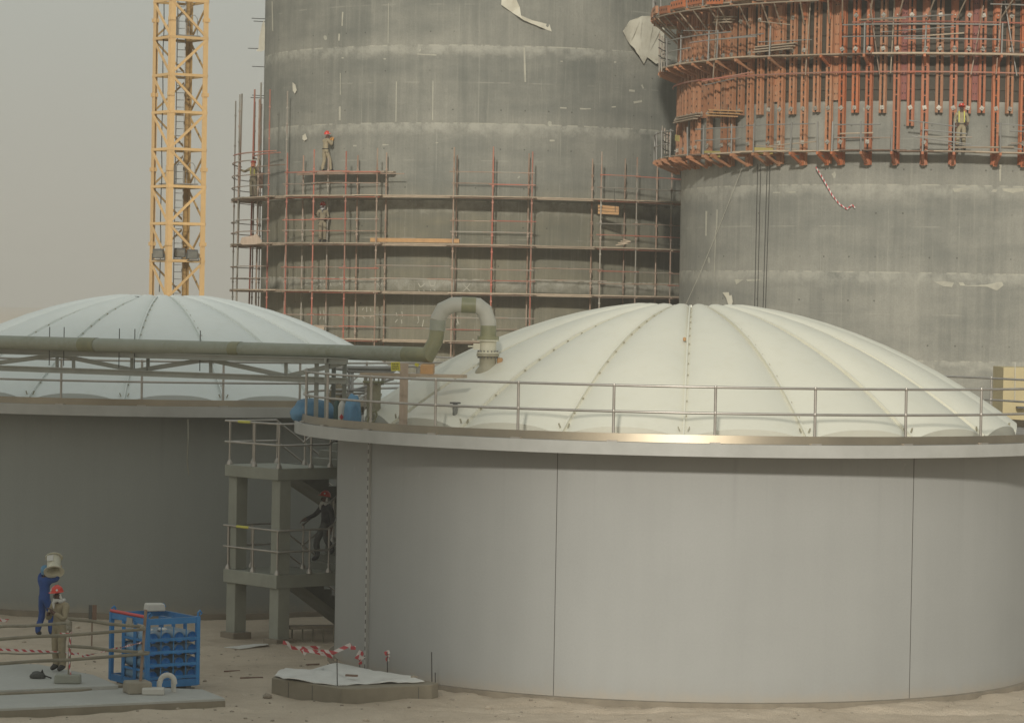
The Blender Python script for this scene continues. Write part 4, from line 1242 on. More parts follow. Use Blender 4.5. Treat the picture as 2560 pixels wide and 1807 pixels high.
for r_ in range(4):
    x = -.07
    while x < .06:
        w = random.uniform(.015, .035)
        b.box(p + V((x + w / 2, -.0095, .055 - .036 * r_)), (w, .003, .016))
        x += w + .012
b.build('lettering', M['black'], sg)
p = at(1042, 912, 68.3)
tag(MB().box(p, (.09, .012, .07), Matrix.Rotation(R(25), 3, 'Y')).build('paper_tag', M['signyel'], origin=p), 'tiny torn yellow tag beside the timber block under the pipe', 'tag')
# nozzles standing on the right dome
p = at(935, 962, 70.9)
nz = thing('roof_nozzle', p, 'wide flanged brown nozzle at the left edge of the right dome', 'nozzle')
MB().lathe([(.16, -.75), (.16, 0), (.19, .05)], 24, p).build('neck', M['nozzle'], nz, smooth=40)
MB().lathe([(0, .05), (.26, .05), (.26, .09), (0, .09)], 28, p).build('flange', M['pipe_olive'], nz, smooth=30)
b = MB()
for k in range(12):
    a = 2 * math.pi * k / 12
    b.tube(p + V((.21 * math.cos(a), .21 * math.sin(a), .0)), p + V((.21 * math.cos(a), .21 * math.sin(a), .20)), .013, 6)
b.build('bolt_ring', M['plate'], nz)
pn = cyl(1138, 1010, TRC, 7.35)
pn.z = at(1138, 1008, pn.y).z
nz = thing('vent_nozzle', pn, 'small dark vent nozzle near the foot of the right dome', 'nozzle')
MB().lathe([(.055, -.5), (.055, 0)], 16, pn).build('neck', M['frp_dark'], nz, smooth=40)
MB().lathe([(0, -.01), (.12, -.01), (.12, .025), (0, .025)], 20, pn).build('flange', M['grey_dark'], nz, smooth=30)
p = onto_deck(930, 8.35)
b = MB()
b.path([at(916, 1062, p.y), at(921, 1045, p.y), at(931, 1029, p.y), at(939, 1026, p.y), at(942, 1036, p.y), at(937, 1049, p.y), at(928, 1060, p.y)], .022, 8)
tag(b.build('hose', M['pipe_olive'], origin=p, smooth=50), 'loop of dark hose standing on the right tank walkway', 'hose')
pb = at(1703, 835, 70.2)
dzr = math.hypot(pb.x - TRC[0], 0)
pb = V((pb.x, TRC[1] - 4.2, dome_z(4.2) + .12))
tag(MB().box(pb, (.07, .07, .09)).build('lump_of_wood', M['wood_new'], origin=pb, bevel=.02), 'little brown wooden chock stuck beside a dome rib', 'chock')
pc = at(362, 760, 87.9)
kc = thing('cable_coil', pc, 'dark teal coil of cable lying at the crown of the left dome', 'cable')
MB().path([at(336, 743, 87.7), at(346, 744, 87.8), at(356, 750, 87.9), at(366, 754, 87.9)], .035, 7).build('cable_end', M['cable'], kc)
MB().path([at(366, 763, 87.8), at(354, 766, 87.75), at(350, 757, 87.8), at(356, 752, 87.85), at(364, 756, 87.85)], .025, 6).build('cable_loop', M['cable'], kc)
MB().lathe([(0, -.1), (.14, -.08), (.18, 0), (.12, .09), (0, .12)], 12, at(368, 760, 87.9)).build('bundle', mat('teal_rubber', (.07, .11, .11), rough=.7), kc, smooth=60)
pc = at(527, 784, 86.6)
tag(MB().box(pc, (.13, .13, .12), Matrix.Rotation(.5, 3, 'Z')).build('roof_fitting', M['grey_dark'], origin=pc, bevel=.02), 'little dark fitting on the right side of the left dome', 'fitting')
# blue sheeting and bottles on the walkway
def lump(name, c, size, m, seed, amp=.12, flat=-.6):
    bm = bmesh.new()
    bmesh.ops.create_icosphere(bm, subdivisions=4, radius=1)
    for v in bm.verts:
        n_ = noise.noise(v.co * 1.7 + V((seed, 0, 0))) + .5 * noise.noise(v.co * 4 + V((0, seed, 0)))
        v.co *= 1 + amp * n_
        v.co.z = max(v.co.z, flat)
        v.co = V((v.co.x * size[0], v.co.y * size[1], v.co.z * size[2]))
    me = bpy.data.meshes.new(name)
    bm.to_mesh(me)
    bm.free()
    me.materials.append(m)
    me.shade_smooth()
    o = bpy.data.objects.new(name, me)
    col.objects.link(o)
    o.location = c
    return o
p = onto_deck(783, 8.75)
tag(lump('blue_sheeting', p + V((.0, 0, .20)), (.52, .40, .34), M['bluetarp'], 2.0), 'big blue sheeting bundle at the left end of the right tank walkway', 'sheeting')
p = onto_deck(882, 8.3)
tag(lump('blue_sheeting', p + V((.0, 0, .27)), (.20, .25, .45), M['bluetarp'], 6.0), 'upright blue sheeting wrapped bundle beside the white bottle on the walkway', 'sheeting')
p = onto_deck(855, 8.45)
bt = thing('gas_bottle', p, 'white gas bottle with a red diamond between the truss posts', 'bottle')
MB().lathe([(0, 0), (.085, 0), (.085, .42), (.06, .50), (.03, .54), (.03, .60), (0, .60)], 20, p).build('bottle_body', M['white'], bt, smooth=40)
MB().add([p + V((-.0, -.09, .12)), p + V((.05, -.09, .19)), p + V((0, -.09, .26)), p + V((-.05, -.09, .19))], [[0, 1, 2, 3]]).build('hazard_diamond', M['redpaint'], bt, fix=False)
p = onto_deck(843, 8.5)
tag(MB().lathe([(0, 0), (.08, 0), (.08, .44), (.04, .56), (.0, .56)], 18, p).build('gas_bottle', mat('bottle_green', (.03, .07, .06), rough=.5), origin=p, smooth=40), 'dark green gas bottle left of the white one on the walkway', 'bottle')
p = onto_deck(872, 8.9)
tag(MB().box(p + V((0, 0, .06)), (.75, .18, .1), Matrix.Rotation(R(-58), 3, 'Z')).build('timber_offcut', M['wood_new'], origin=p), 'reddish timber offcut on the walkway in front of the blue bundle', 'timber')
# light tube staging behind the posts
ss = thing('tube_staging', at(880, 1000, 75.5), 'silver tube staging between the two domes', 'scaffold')
for x0, y0, x1, y1, r_ in ((868, 919, 978, 921, .05), (868, 928, 985, 930, .04), (873, 930, 872, 1040, .035), (881, 930, 880, 1040, .035), (868, 980, 984, 947, .03), (838, 975, 912, 976, .03), (840, 985, 912, 983, .03), (838, 922, 870, 925, .03)):
    MB().tube(at(x0, y0, 75.5), at(x1, y1, 75.2), r_, 8).build('tube', M['galv'], ss, smooth=50)

# beige block at the far right
pb = at(2509, 918, 92.0)
bg = thing('machine_block', V((pb.x + 1.3, 92, 0)), 'tall beige steel block with a round hole at the far right behind the dome', 'machine')
b = MB()
zt = pb.z
hx, hz_ = at(2527, 950, 92).x, at(2527, 950, 92).z
ring_o, ring_i = [], []
K = 24
x0, x1, z0, z1 = pb.x, pb.x + 2.6, 0.0, zt
for i in range(K):
    a = 2 * math.pi * i / K
    dx, dz = math.cos(a), math.sin(a)
    ring_i.append(V((hx + .07 * dx, 92, hz_ + .10 * dz)))
    tt = min(((x1 - hx) / dx) if dx > 1e-6 else ((x0 - hx) / dx) if dx < -1e-6 else 1e9, ((z1 - hz_) / dz) if dz > 1e-6 else ((z0 - hz_) / dz) if dz < -1e-6 else 1e9)
    ring_o.append(V((hx + dx * tt, 92, hz_ + dz * tt)))
cor = {}
b.add(ring_i + ring_o, [[i, (i + 1) % K, K + (i + 1) % K, K + i] for i in range(K)])
for cx_, cz_ in ((x0, z0), (x1, z0), (x1, z1), (x0, z1)):
    ds = sorted(range(K), key=lambda i: (ring_o[i] - V((cx_, 92, cz_))).length)
    s1 = [i for i in ds if abs(ring_o[i].x - cx_) < 1e-4][:1]
    s2 = [i for i in ds if abs(ring_o[i].z - cz_) < 1e-4][:1]
    if s1 and s2 and s1[0] != s2[0]:
        b.add([ring_o[s1[0]], V((cx_, 92, cz_)), ring_o[s2[0]]], [[0, 1, 2]])
b.add([v + V((0, .5, 0)) for v in ring_i] + ring_i, [[i, (i + 1) % K, K + (i + 1) % K, K + i] for i in range(K)] + [list(range(K))], 1)
b.box(V(((x0 + x1) / 2, 93.0, zt / 2)), (x1 - x0, 1.98, zt))
b.build('casing', [M['beige'], M['hole']], bg)
p = at(2552, 1018, 91.8)
MB().box(p, (.25, .3, .05)).build('bracket', M['grey_dark'], bg)
MB().tube(at(2538, 905, 91.9), at(2537, 1000, 91.9), .012, 5).build('hanging_wire', M['white'], bg)

# ================================================================== STAIR TOWER
O2 = gnd(697, 1607)
F2, W2 = V((.75, .66, 0)).normalized(), V((.66, -.75, 0)).normalized()
def st(a, b_, z): return O2 + F2 * a + W2 * b_ + V((0, 0, z))
RotS = Matrix((F2, W2, V((0, 0, 1)))).transposed()
stair = thing('stair_tower', O2, 'grey green concrete stair tower with pipe handrails between the two tanks', 'stairs')
def sbox(a0, a1, b0, b1, z0, z1, name, m, bevel=.012):
    return MB().box(st((a0 + a1) / 2, (b0 + b1) / 2, (z0 + z1) / 2), (a1 - a0, b1 - b0, z1 - z0), RotS).build(name, m, stair, bevel=bevel)
BW = 1.78
for a, b_ in ((0, 0), (0, -BW), (4.35, 0), (4.35, -BW)):
    top = 4.0 if a < 1 else 2.72
    sbox(a - .18, a + .18, b_ - .18, b_ + .18, -.2, 1.36, 'column', M['concrete'])
    sbox(a - .17, a + .17, b_ - .17, b_ + .17, 1.69, top, 'column', M['concrete'])
    sbox(a - .28, a + .28, b_ - .28, b_ + .28, -.3, .12, 'footing', M['plinth'])
sbox(-.27, 1.60, -BW - .21, .21, 1.36, 1.69, 'landing', M['concrete'])
sbox(-.27, 1.60, -BW - .21, .21, 4.0, 4.29, 'landing', M['concrete'])
sbox(3.40, 4.65, -BW - .27, .27, 2.70, 2.99, 'landing', M['concrete'])
def flight(a0, z0, a1, z1, b0, b1, n, th=.2):
    poly = [(a0, z0)]
    for i in range(n):
        x = a0 + (a1 - a0) * i / n
        poly += [(x, z0 + (z1 - z0) * (i + 1) / n), (a0 + (a1 - a0) * (i + 1) / n, z0 + (z1 - z0) * (i + 1) / n)]
    poly += [(a1, z1 - th - (z1 - z0) / n), (a0, z0 - th)]
    k = len(poly)
    vs = [st(a, b0, z) for a, z in poly] + [st(a, b1, z) for a, z in poly]
    bm = MB().add(vs, [list(range(k)), list(range(k, 2 * k))[::-1]] + [[i, (i + 1) % k, k + (i + 1) % k, k + i] for i in range(k)])
    o = bm.build('stair_flight', M['stair_under'], stair)
    return o
flight(1.58, 1.69, 3.42, 2.99, -.92, .20, 7)
flight(3.42, 2.99, 1.40, 4.29, -BW - .2, -1.02, 7)
flight(1.58, 4.29, 3.5, 5.56, -.92, .20, 7)
flight(3.7, .02, 1.40, 1.69, -BW - .2, -1.02, 9)
def srail(pts, posts, key='steel'):
    for dz in (.56, 1.08):
        MB().path([st(a, b_, z + dz) for a, b_, z in pts], .026, 8).build('hand_rail', M[key], stair, smooth=50)
    for a, b_, z in posts:
        b = MB().tube(st(a, b_, z), st(a, b_, z + 1.08), .026, 8)
        b.lathe([(0, 0), (.075, 0), (.07, .05), (.03, .12), (0, .12)], 8, st(a, b_, z))
        b.build('rail_post', M[key], stair, smooth=50)
for z, zt in ((1.69, 2.99), (4.29, 5.62)):
    srail([(-.2, -BW - .3, z), (-.2, .2, z), (1.3, .2, z), (3.4, .2, zt)], [(-.2, -BW - .1, z), (-.2, -.85, z), (-.2, .15, z), (.75, .2, z), (1.35, .2, z), (2.4, .2, z + (zt - z) * .5)])
    srail([(-.2, -BW - .2, z), (1.3, -BW - .2, z), (3.3, -BW - .2, zt - 2.6 if z < 3 else z - 1.3)], [(.6, -BW - .2, z), (1.35, -BW - .2, z)])
    srail([(1.4, -.97, z), (3.4, -.97, zt)], [(1.45, -.97, z), (2.4, -.97, z + (zt - z) * .5)])
    MB().tube(st(-.2, -BW + .25, z + 1.08), st(-.2, -BW + .75, z + 1.08), .034, 8).build('yellow_band', M['hivis'], stair)
# low barrier behind the foot of the stairs
lb = thing('low_barrier', gnd(770, 1600), 'low barrier of thin posts and rails at the foot of the stairs', 'barrier')
for i in range(5):
    p = gnd(730 + 26 * i, 1606)
    MB().tube(p, p + V((0, 0, .36)), .02, 6).build('post', M['pole'], lb)
MB().beam(gnd(722, 1606) + V((0, 0, .38)), gnd(846, 1604) + V((0, 0, .38)), .3, .08).build('rail', M['plinth'], lb)

# ================================================================== FOREGROUND, LEFT
pA = [gnd(-500, 1792, .2), gnd(563, 1744, .2), gnd(507, 1722, .2), gnd(360, 1716, .2), gnd(290, 1719, .2), gnd(-500, 1760, .2)]
b = MB().prism([(p.x, p.y) for p in pA], -.25, .2)
pad = b.build('concrete_slab', M['pad'], origin=V((pA[1].x, pA[1].y, 0)), bevel=.015)
tag(pad, 'low pale concrete slab along the bottom left with a sandy blockwork edge', 'slab')
d = (pA[1] - pA[0])
off = V((d.y, -d.x, 0)).normalized() * .006
MB().beam(pA[0] + off + V((0, 0, -.17)), pA[1] + off + V((0, 0, -.17)), .012, .23).build('slab_edge', M['pad_side'], pad, origin=V(pad['_org']))
pB = [gnd(-500, 1744, .28), gnd(150, 1718, .28), gnd(296, 1712, .28), gnd(235, 1686, .28), gnd(95, 1659, .28), gnd(-500, 1656, .28)]
b = MB().prism([(p.x, p.y) for p in pB], -.2, .28)
padB = b.build('concrete_slab', M['pad'], origin=V((pB[1].x, pB[1].y, 0)), bevel=.012)
tag(padB, 'pale concrete platform under the red helmeted worker at lower left', 'slab')
pC = [gnd(-500, 1768, .14), gnd(200, 1735, .14), gnd(310, 1722, .14), gnd(296, 1718, .14), gnd(150, 1727, .14), gnd(-500, 1757, .14)]
tag(MB().prism([(p.x, p.y) for p in pC], -.2, .24).build('kerb_strip', M['pad_side'], origin=pC[1], bevel=.01), 'dull concrete kerb between the two pale slabs at lower left', 'kerb')

# gas cylinder rack
G0 = gnd(367, 1719, .12)
FR = (gnd(492, 1711, .12) - gnd(367, 1719, .12))
FR.z = 0
gw = FR.length
e1 = FR.normalized()
e2 = V((-e1.y, e1.x, 0))
gl = 1.62
GH = 1.47
def gp(a, b_, z): return V((G0.x, G0.y, .13)) + e1 * a + e2 * b_ + V((0, 0, z))
RotG = Matrix((e1, e2, V((0, 0, 1)))).transposed()
rack = thing('cylinder_rack', V((G0.x, G0.y, .0)), 'blue steel rack holding rows of lying gas cylinders beside the slab', 'rack')
for a, b_ in ((0, 0), (gw, 0), (0, gl), (gw, gl)):
    bb = MB().box(gp(a, b_, GH / 2), (.09, .09, GH), RotG)
    bb.build('post', M['rackblue'], rack, bevel=.008)
    MB().path([gp(a, b_, GH), gp(a, b_, GH + .07), gp(a + .05, b_, GH + .11), gp(a + .09, b_, GH + .06), gp(a + .05, b_, GH + .02)], .02, 6).build('lifting_eye', M['rackblue'], rack)
def gbeam(p, q, w, h, name='bar', m='rackblue'):
    return MB().beam(p, q, w, h).build(name, M[m], rack)
for b_ in (0, gl):
    gbeam(gp(0, b_, GH - .08), gp(gw, b_, GH - .08), .06, .13, 'top_beam')
    gbeam(gp(0, b_, .06), gp(gw, b_, .06), .07, .15, 'bottom_beam')
for a in (0, gw):
    gbeam(gp(a, 0, GH - .08), gp(a, gl, GH - .08), .06, .13, 'top_beam')
    gbeam(gp(a, 0, .06), gp(a, gl, .06), .07, .15, 'bottom_beam')
    for z in (.36, .68, 1.0):
        gbeam(gp(a, 0, z - .02), gp(a, gl * .66, z - .02), .03, .05)
    for b_ in (gl * .34, gl * .66):
        gbeam(gp(a, b_, .1), gp(a, b_, GH - .1), .07, .12, 'side_post')
for z in (.19, .46, .73, 1.0):
    gbeam(gp(0, -.02, z), gp(gw, -.02, z), .03, .065)
    gbeam(gp(0, gl * .66, z - .13), gp(gw, gl * .66, z - .13), .03, .05)
for k in (1, 2, 3):
    gbeam(gp(gw * k / 4 + .02, -.005, .1), gp(gw * k / 4 + .02, -.005, GH - .1), .022, .022, 'divider')
gbeam(gp(gw * .62, gl * .5, GH - .1), gp(gw * .62, 0, GH - .1), .06, .1, 'top_beam')
for a in (.2, gw - .2):
    MB().beam(gp(a, 0, -.06), gp(a, gl, -.06), .12, .10).build('skid', M['grey_dark'], rack)
MB().box(gp(.0 - .045, gl * .45, GH - .13), (.012, .25, .16), RotG).build('name_plate', M['plate'], rack)
tag(MB().tube(gp(-.02, gl, GH + .02), gp(0.0, 0.05, GH + .02), .035, 10).build('red_pole', M['redpaint'], origin=gp(0, gl, GH)), 'bright red pole lying along the top of the blue rack', 'pole')
rows, cols = ['bottom', 'second', 'third', 'top'], ['first', 'second', 'third', 'last']
proto = None
for r_ in range(4):
    for c_ in range(4):
        lab = 'dusty blue gas cylinder, %s from left in the %s row%s of the rack' % (cols[c_], rows[r_], ' up' if 0 < r_ < 3 else '')
        pos = gp(.15 + (gw - .26) * c_ / 3.0, .03, .20 + .27 * r_ + .02)
        if proto is None:
            proto = thing('gas_cylinder', pos, lab, 'cylinder', 'gas cylinders in the blue rack')
            Mc = Matrix((e1, V((0, 0, -1)), e2)).transposed()
            MB().lathe([(.055, .10), (.085, .05), (.115, .01), (.125, .06), (.128, .12), (.128, 1.05), (.115, 1.13), (.07, 1.19), (.035, 1.21), (.035, 1.27), (0, 1.27)], 24, pos, Mc).build('cylinder_body', M['gasblue'], proto, smooth=40)
            MB().lathe([(0, .085), (.06, .07), (.095, .025), (.109, .002)], 24, pos, Mc).build('base_cup', M['gasend'], proto, smooth=40)
        else:
            c2 = dup(proto)
            c2.location = pos
            c2['label'] = lab
            c2['_org'] = tuple(pos)
p = gp(gw * .75, gl * .85, GH + .01)
tag(MB().box(p + V((0, 0, .07)), (.42, .35, .16), Matrix.Rotation(R(20), 3, 'Z'), tz=.9).build('white_box', M['white'], origin=p, bevel=.02), 'white box resting on the back of the blue rack', 'box')
for x, y in ((826, 450), (1000, 455)):
    p = V(gp(gw * ((x - 745) / 600.0), .3, 1.19))
    tag(lump('rag', p, (.10, .16, .03), M['sheet'], x * .1, .3), 'crumpled white rag on the %s top row cylinders in the rack' % ('left' if x < 900 else 'middle'), 'rag')

# white bent pipe, white block, block bases
pu = gnd(398, 1730, .2)
pv = gnd(438, 1729, .2)
mid = (pu + pv) / 2
rad = (pv - pu).length / 2 - .02
b = MB()
b.path([pu + V((.0, 0, 0)), pu + V((0, 0, .21))] + [mid + V((-math.cos(math.pi * i / 10) * rad, 0, .21 + math.sin(math.pi * i / 10) * rad)) for i in range(11)][0:] + [pv + V((-.04, 0, .21)), pv + V((-.03, 0, 0))], .036, 10, flat=1.5)
tag(b.build('bent_pipe', M['white'], origin=pu, smooth=40), 'white U bent pipe standing upside down on the slab', 'pipe')
p = gnd(381, 1737, .2)
tag(MB().box(p + V((0, .15, .07)), (.46, .3, .14), Matrix.Rotation(R(4), 3, 'Z')).build('white_block', M['white'], origin=p, bevel=.02), 'low white block beside the bent pipe', 'block')
def cblock(px, py, z, size, rot, lab, m='block'):
    p = gnd(px, py, z)
    return tag(MB().box(p + V((0, size[1] / 2, size[2] / 2)), size, Matrix.Rotation(R(rot), 3, 'Z'), tz=.95).build('concrete_block', M[m], origin=p, bevel=.025), lab, 'block'), p
_, bB = cblock(340, 1735, .2, (.52, .5, .25), 22, 'square concrete block holding the rusty barrier post by the rack')
_, bA = cblock(167, 1709, .28, (.56, .3, .19), 2, 'grey concrete block at the feet of the red helmeted worker', 'concrete')
pB_ = bB + V((.06, .22, .2))
tB = at(356, 1523, pB_.y)
tag(MB().tube(pB_, V((pB_.x + .09, pB_.y, tB.z)), .032, 10).build('barrier_post', M['rust'], origin=pB_), 'rusty upright barrier post in front of the rack', 'post', 'barrier posts by the rack')
pA_ = bA + V((.02, .15, .15))
tA = at(172, 1553, pA_.y)
tag(MB().tube(pA_, V((pA_.x + .02, pA_.y, tA.z)), .03, 10).build('barrier_post', M['pole'], origin=pA_), 'grey upright barrier post beside the red helmeted worker', 'post', 'barrier posts by the rack')
p = gnd(229, 1622)
stk = thing('marker_stake', p, 'marker stake with two upright boards, one dark and one brown, behind the rack', 'stake')
MB().tube(p, V((p.x, p.y, at(229, 1530, p.y).z)), .018, 6).build('rod', M['rust'], stk)
MB().box(V((p.x - .04, p.y - .03, at(229, 1533, p.y).z)), (.075, .03, .42)).build('board', M['grey_dark'], stk)
MB().box(V((p.x + .06, p.y - .03, at(229, 1533, p.y).z)), (.10, .03, .42)).build('board', M['wood_dark'], stk)
dA, dB = pA_.y - .04, pB_.y - .05
poles = [((-40, 1568.5), 70.5, (176, 1556), dA, 'upper grey pole running left off the post beside the worker'),
         ((-40, 1600), 63.0, (362, 1572), dB, 'long grey pole in front of the worker, level with his knees'),
         ((171, 1546.5), dA, (362, 1566.5), dB + .08, 'upper pole between the two barrier posts'),
         ((171, 1614), dA, (373, 1631), dB + .1, 'lower pole between the two barrier posts'),
         ((-40, 1661.5), 63.0, (371, 1633), dB - .06, 'lowest long grey pole ending at the rack'),
         ((-40, 1634), 70.5, (150, 1631), dA, 'thin dark pole low behind the red and white tape')]
for (a, Da, b_, Db, lab) in poles:
    p, q = at(*a, Da), at(*b_, Db)
    m_ = p.lerp(q, .5) + V((0, 0, -.015))
    o = MB().path([p, p.lerp(q, .3) + V((0, 0, .008)), m_, q], [.036, .034, .036, .032] if 'thin' not in lab else [.018] * 4, 10).build('barrier_pole', M['pole'], origin=p, smooth=50)
    tag(o, lab, 'pole', 'barrier poles at lower left')
MB()
for (px, py, D) in ((172, 1556, dA - .04), (172, 1568, dA - .04), (357, 1568, dB - .05), (352, 1632, dB - .06)):
    p = at(px, py, D)
    o = lump('binding', p, (.055, .05, .06), M['knot'], px * .3 + py, .35, -1)
    tag(o, 'pale cloth binding round the %s %s' % ('post beside the worker,' if px < 200 else 'rusty post,', 'upper knot' if py in (1556, 1568) and (py == 1556 or px > 300) else 'lower knot'), 'binding')

def ribbon(name, pts, w, label, cat, twist=0.0, group=None, crumple=0.0, seed=0.0, period=.3, up=(0, 0, 1)):
    pts = [V(p) for p in pts]
    fine = []
    for i in range(len(pts) - 1):
        n_ = max(2, int((pts[i + 1] - pts[i]).length / .05))
        for j in range(n_):
            fine.append(pts[i].lerp(pts[i + 1], j / n_))
    fine.append(pts[-1])
    me = bpy.data.meshes.new(name)
    vs, fs, uv = [], [], []
    L = 0
    for i, p in enumerate(fine):
        if i:
            L += (p - fine[i - 1]).length
        d = (fine[min(i + 1, len(fine) - 1)] - fine[max(i - 1, 0)]).normalized()
        u = V(up)
        s = d.cross(u)
        if s.length < .05: s = V((1, 0, 0))
        s.normalize()
        u = s.cross(d)
        an = twist * L + crumple * 2.5 * noise.noise(V((L * 2.5, seed, 0)))
        e_ = (u * math.cos(an) + s * math.sin(an)) * w / 2
        q = p + V((noise.noise(V((L * 3, seed, 1))), noise.noise(V((L * 3, seed, 2))), noise.noise(V((L * 3, seed, 3))))) * crumple * .10
        vs += [q + e_, q - e_]
        uv += [(L / period, 1), (L / period, 0)]
    org = fine[0]
    fs = [[2 * i, 2 * i + 1, 2 * i + 3, 2 * i + 2] for i in range(len(fine) - 1)]
    me.from_pydata([tuple(v - org) for v in vs], [], fs)
    ul = me.uv_layers.new(name='UVMap')
    for lp in me.loops:
        ul.data[lp.index].uv = uv[lp.vertex_index]
    me.materials.append(M['tape'])
    o = bpy.data.objects.new(name, me)
    col.objects.link(o)
    o.location = org
    return tag(o, label, cat, group)
ribbon('barrier_tape', [at(-40, 1621, 66.5), at(100, 1627, 66.8), at(197, 1634, 66.9)], .052, 'red and white tape stretched straight in front of the red helmeted worker', 'tape', period=.17)
ribbon('barrier_tape', [at(205, 1640, 66.5), at(240, 1632, 66.2), at(300, 1618, 65.6), at(353, 1605, dB - .05)], .05, 'twisted red and white tape rising to the rusty post', 'tape', twist=3, period=.17)
ribbon('barrier_tape', [at(150, 1583, dA - .05), at(176, 1582, dA - .05), at(180, 1576, dA - .05), at(178, 1590, dA - .06), at(172, 1640, dA), at(176, 1690, dA - .05)], .05, 'loose red and white tape tied down the post beside the worker', 'tape', crumple=.4, seed=3, period=.17)
ribbon('barrier_tape', [at(-5, 1545, 79), at(10, 1549, 79), at(22, 1548, 79), at(12, 1552, 79)], .07, 'pinkish scrap of tape by the shaded tank at the left edge', 'tape', crumple=.4, seed=9)
# dark tool and helmetlike thing on the slab
p = gnd(94, 1695, .28)
o = lump('tool_bag', p + V((0, 0, .05)), (.16, .11, .10), M['greytrs'], 4.4, .2, -.45)
tag(o, 'small dark grey bag on the pale platform left of the worker', 'bag')
MB().path([V((.05, 0, .02)), V((.1, -.02, .12)), V((.13, 0, .02)), V((.3, -.05, -.03))], .015, 6).build('bag_strap', M['boots'], o, origin=V((0, 0, 0)))

# ================================================================== COVERED PIT SLAB IN FRONT OF THE RIGHT TANK
PH = .36
sl = [gnd(679, 1693, PH), gnd(856, 1719, PH), gnd(892, 1720, PH), gnd(1080, 1710, PH), gnd(1097, 1706, PH)]
poly = [(p.x, p.y) for p in sl] + [(gnd(1058, 1698, PH).x, gnd(1058, 1698, PH).y), (gnd(850, 1671, PH).x, gnd(850, 1671, PH).y), (gnd(715, 1674, PH).x, gnd(715, 1674, PH).y)]
pit = MB().prism(poly, -.25, PH).build('concrete_pit', M['pad_side'], origin=sl[1], bevel=.02)
tag(pit, 'low square concrete pit wall covered by a white sheet before the right tank', 'pit')
for px in (722, 782, 1046):
    k = (px - 679) / (856 - 679.0)
    if px < 856:
        p = sl[0].lerp(sl[1], k)
    else:
        p = sl[2].lerp(sl[3], (px - 890) / 190.0)
    MB().box(V((p.x, p.y - .004, .12)), (.012, .012, .4)).build('block_joint', M['seam'], pit, origin=V(pit['_org']))
# sheet surface with folds, draped over the pit top
def inpoly(x, y, P):
    c_ = False
    for i in range(len(P)):
        x1, y1 = P[i]
        x2, y2 = P[i - 1]
        if (y1 > y) != (y2 > y) and x < (x2 - x1) * (y - y1) / (y2 - y1) + x1:
            c_ = not c_
    return c_
def S4(X, Y): return (660 + X / 4.991, 1560 + Y / 4.991)
sh = [S4(130, 640), S4(330, 690), S4(740, 735), S4(960, 752), S4(1060, 745), S4(1300, 735), S4(1700, 722), S4(2000, 715), S4(1830, 650), S4(1300, 560), S4(1100, 545), S4(870, 530), S4(560, 560), S4(460, 548), S4(280, 556), S4(170, 590)]
P3 = [gnd(x, y, .39 if i < 8 else .43) for i, (x, y) in enumerate(sh)]
bm = bmesh.new()
vs = [bm.verts.new(p) for p in P3]
es = [bm.edges.new((vs[i], vs[(i + 1) % len(vs)])) for i in range(len(vs))]
bmesh.ops.triangle_fill(bm, edges=es, use_beauty=True)
for _ in range(4):
    bmesh.ops.subdivide_edges(bm, edges=list(bm.edges), cuts=1)
pk = gnd(835, 1680, .4)
for v in bm.verts:
    x, y = v.co.x, v.co.y
    f = noise.noise(V((x * 1.3, y * 1.3, 3))) * .05 + abs(noise.noise(V((x * 1.6 + y, y * 1.8, 8)))) * .07
    v.co.z += f + .14 * math.exp(-((x - pk.x) ** 2 / .10 + (y - pk.y) ** 2 / .5))
bmesh.ops.recalc_face_normals(bm, faces=bm.faces)
bmesh.ops.solidify(bm, geom=list(bm.faces), thickness=.015)
org = P3[0]
for v in bm.verts: v.co -= org
me = bpy.data.meshes.new('plastic_sheet')
bm.to_mesh(me)
bm.free()
me.materials.append(M['sheet'])
me.shade_smooth()
me.set_sharp_from_angle(angle=R(50))
so = bpy.data.objects.new('plastic_sheet', me)
col.objects.link(so)
so.location = org
tag(so, 'white plastic sheet draped in folds over the concrete pit', 'sheet')
for (X, Y, sx, sy, lab, key) in ((1870, 680, .16, .12, 'sand coloured stone weighing down the right tip of the white sheet', 'stone'), (1070, 565, .2, .14, 'brown stone behind the peak of the white sheet', 'block')):
    p = gnd(*S4(X, Y + 20), .36)
    tag(lump('stone', p + V((0, 0, .05)), (sx / 2, sx / 2, sy / 2), M[key], X * .1, .25), lab, 'stone')
p = gnd(*S4(1180, 750), .33)
tag(MB().box(p + V((0, 0, .03)), (.28, .16, .06), Matrix.Rotation(R(6), 3, 'Z')).build('red_brick', mat('faded_red_brick', (.36, .13, .10), rough=.9), origin=p, bevel=.012), 'faded red brick on the front edge of the pit', 'brick')
p, q = gnd(*S4(1230, 748), .33), gnd(*S4(1540, 738), .33)
tag(MB().beam(p + V((0, 0, .02)), q + V((0, 0, .02)), .06, .03).build('red_stick', mat('faded_red_paint', (.33, .09, .07), rough=.7), origin=p), 'thin red stick along the front edge of the pit', 'stick')
p, q = gnd(*S4(1020, 668), .43), gnd(*S4(1165, 676), .43)
tag(MB().beam(p + V((0, 0, .06)), q + V((0, 0, .06)), .07, .04).build('wood_offcut', M['wood_dark'], origin=p), 'short grey wood offcut lying on the white sheet', 'wood')
p, q = at(*S4(890, 440), gnd(*S4(1060, 560), .3).y + .5), gnd(*S4(1090, 555), .42)
tag(MB().beam(p, q, .05, .03).build('leaning_lath', M['wood'], origin=q), 'thin pale lath leaning up behind the white sheet', 'lath')
stakes = ((915, 800, 430), (1195, 540, 350), (1540, 600, 345), (2095, 740, 345), (2140, 890, 600), (800, 520, 490))
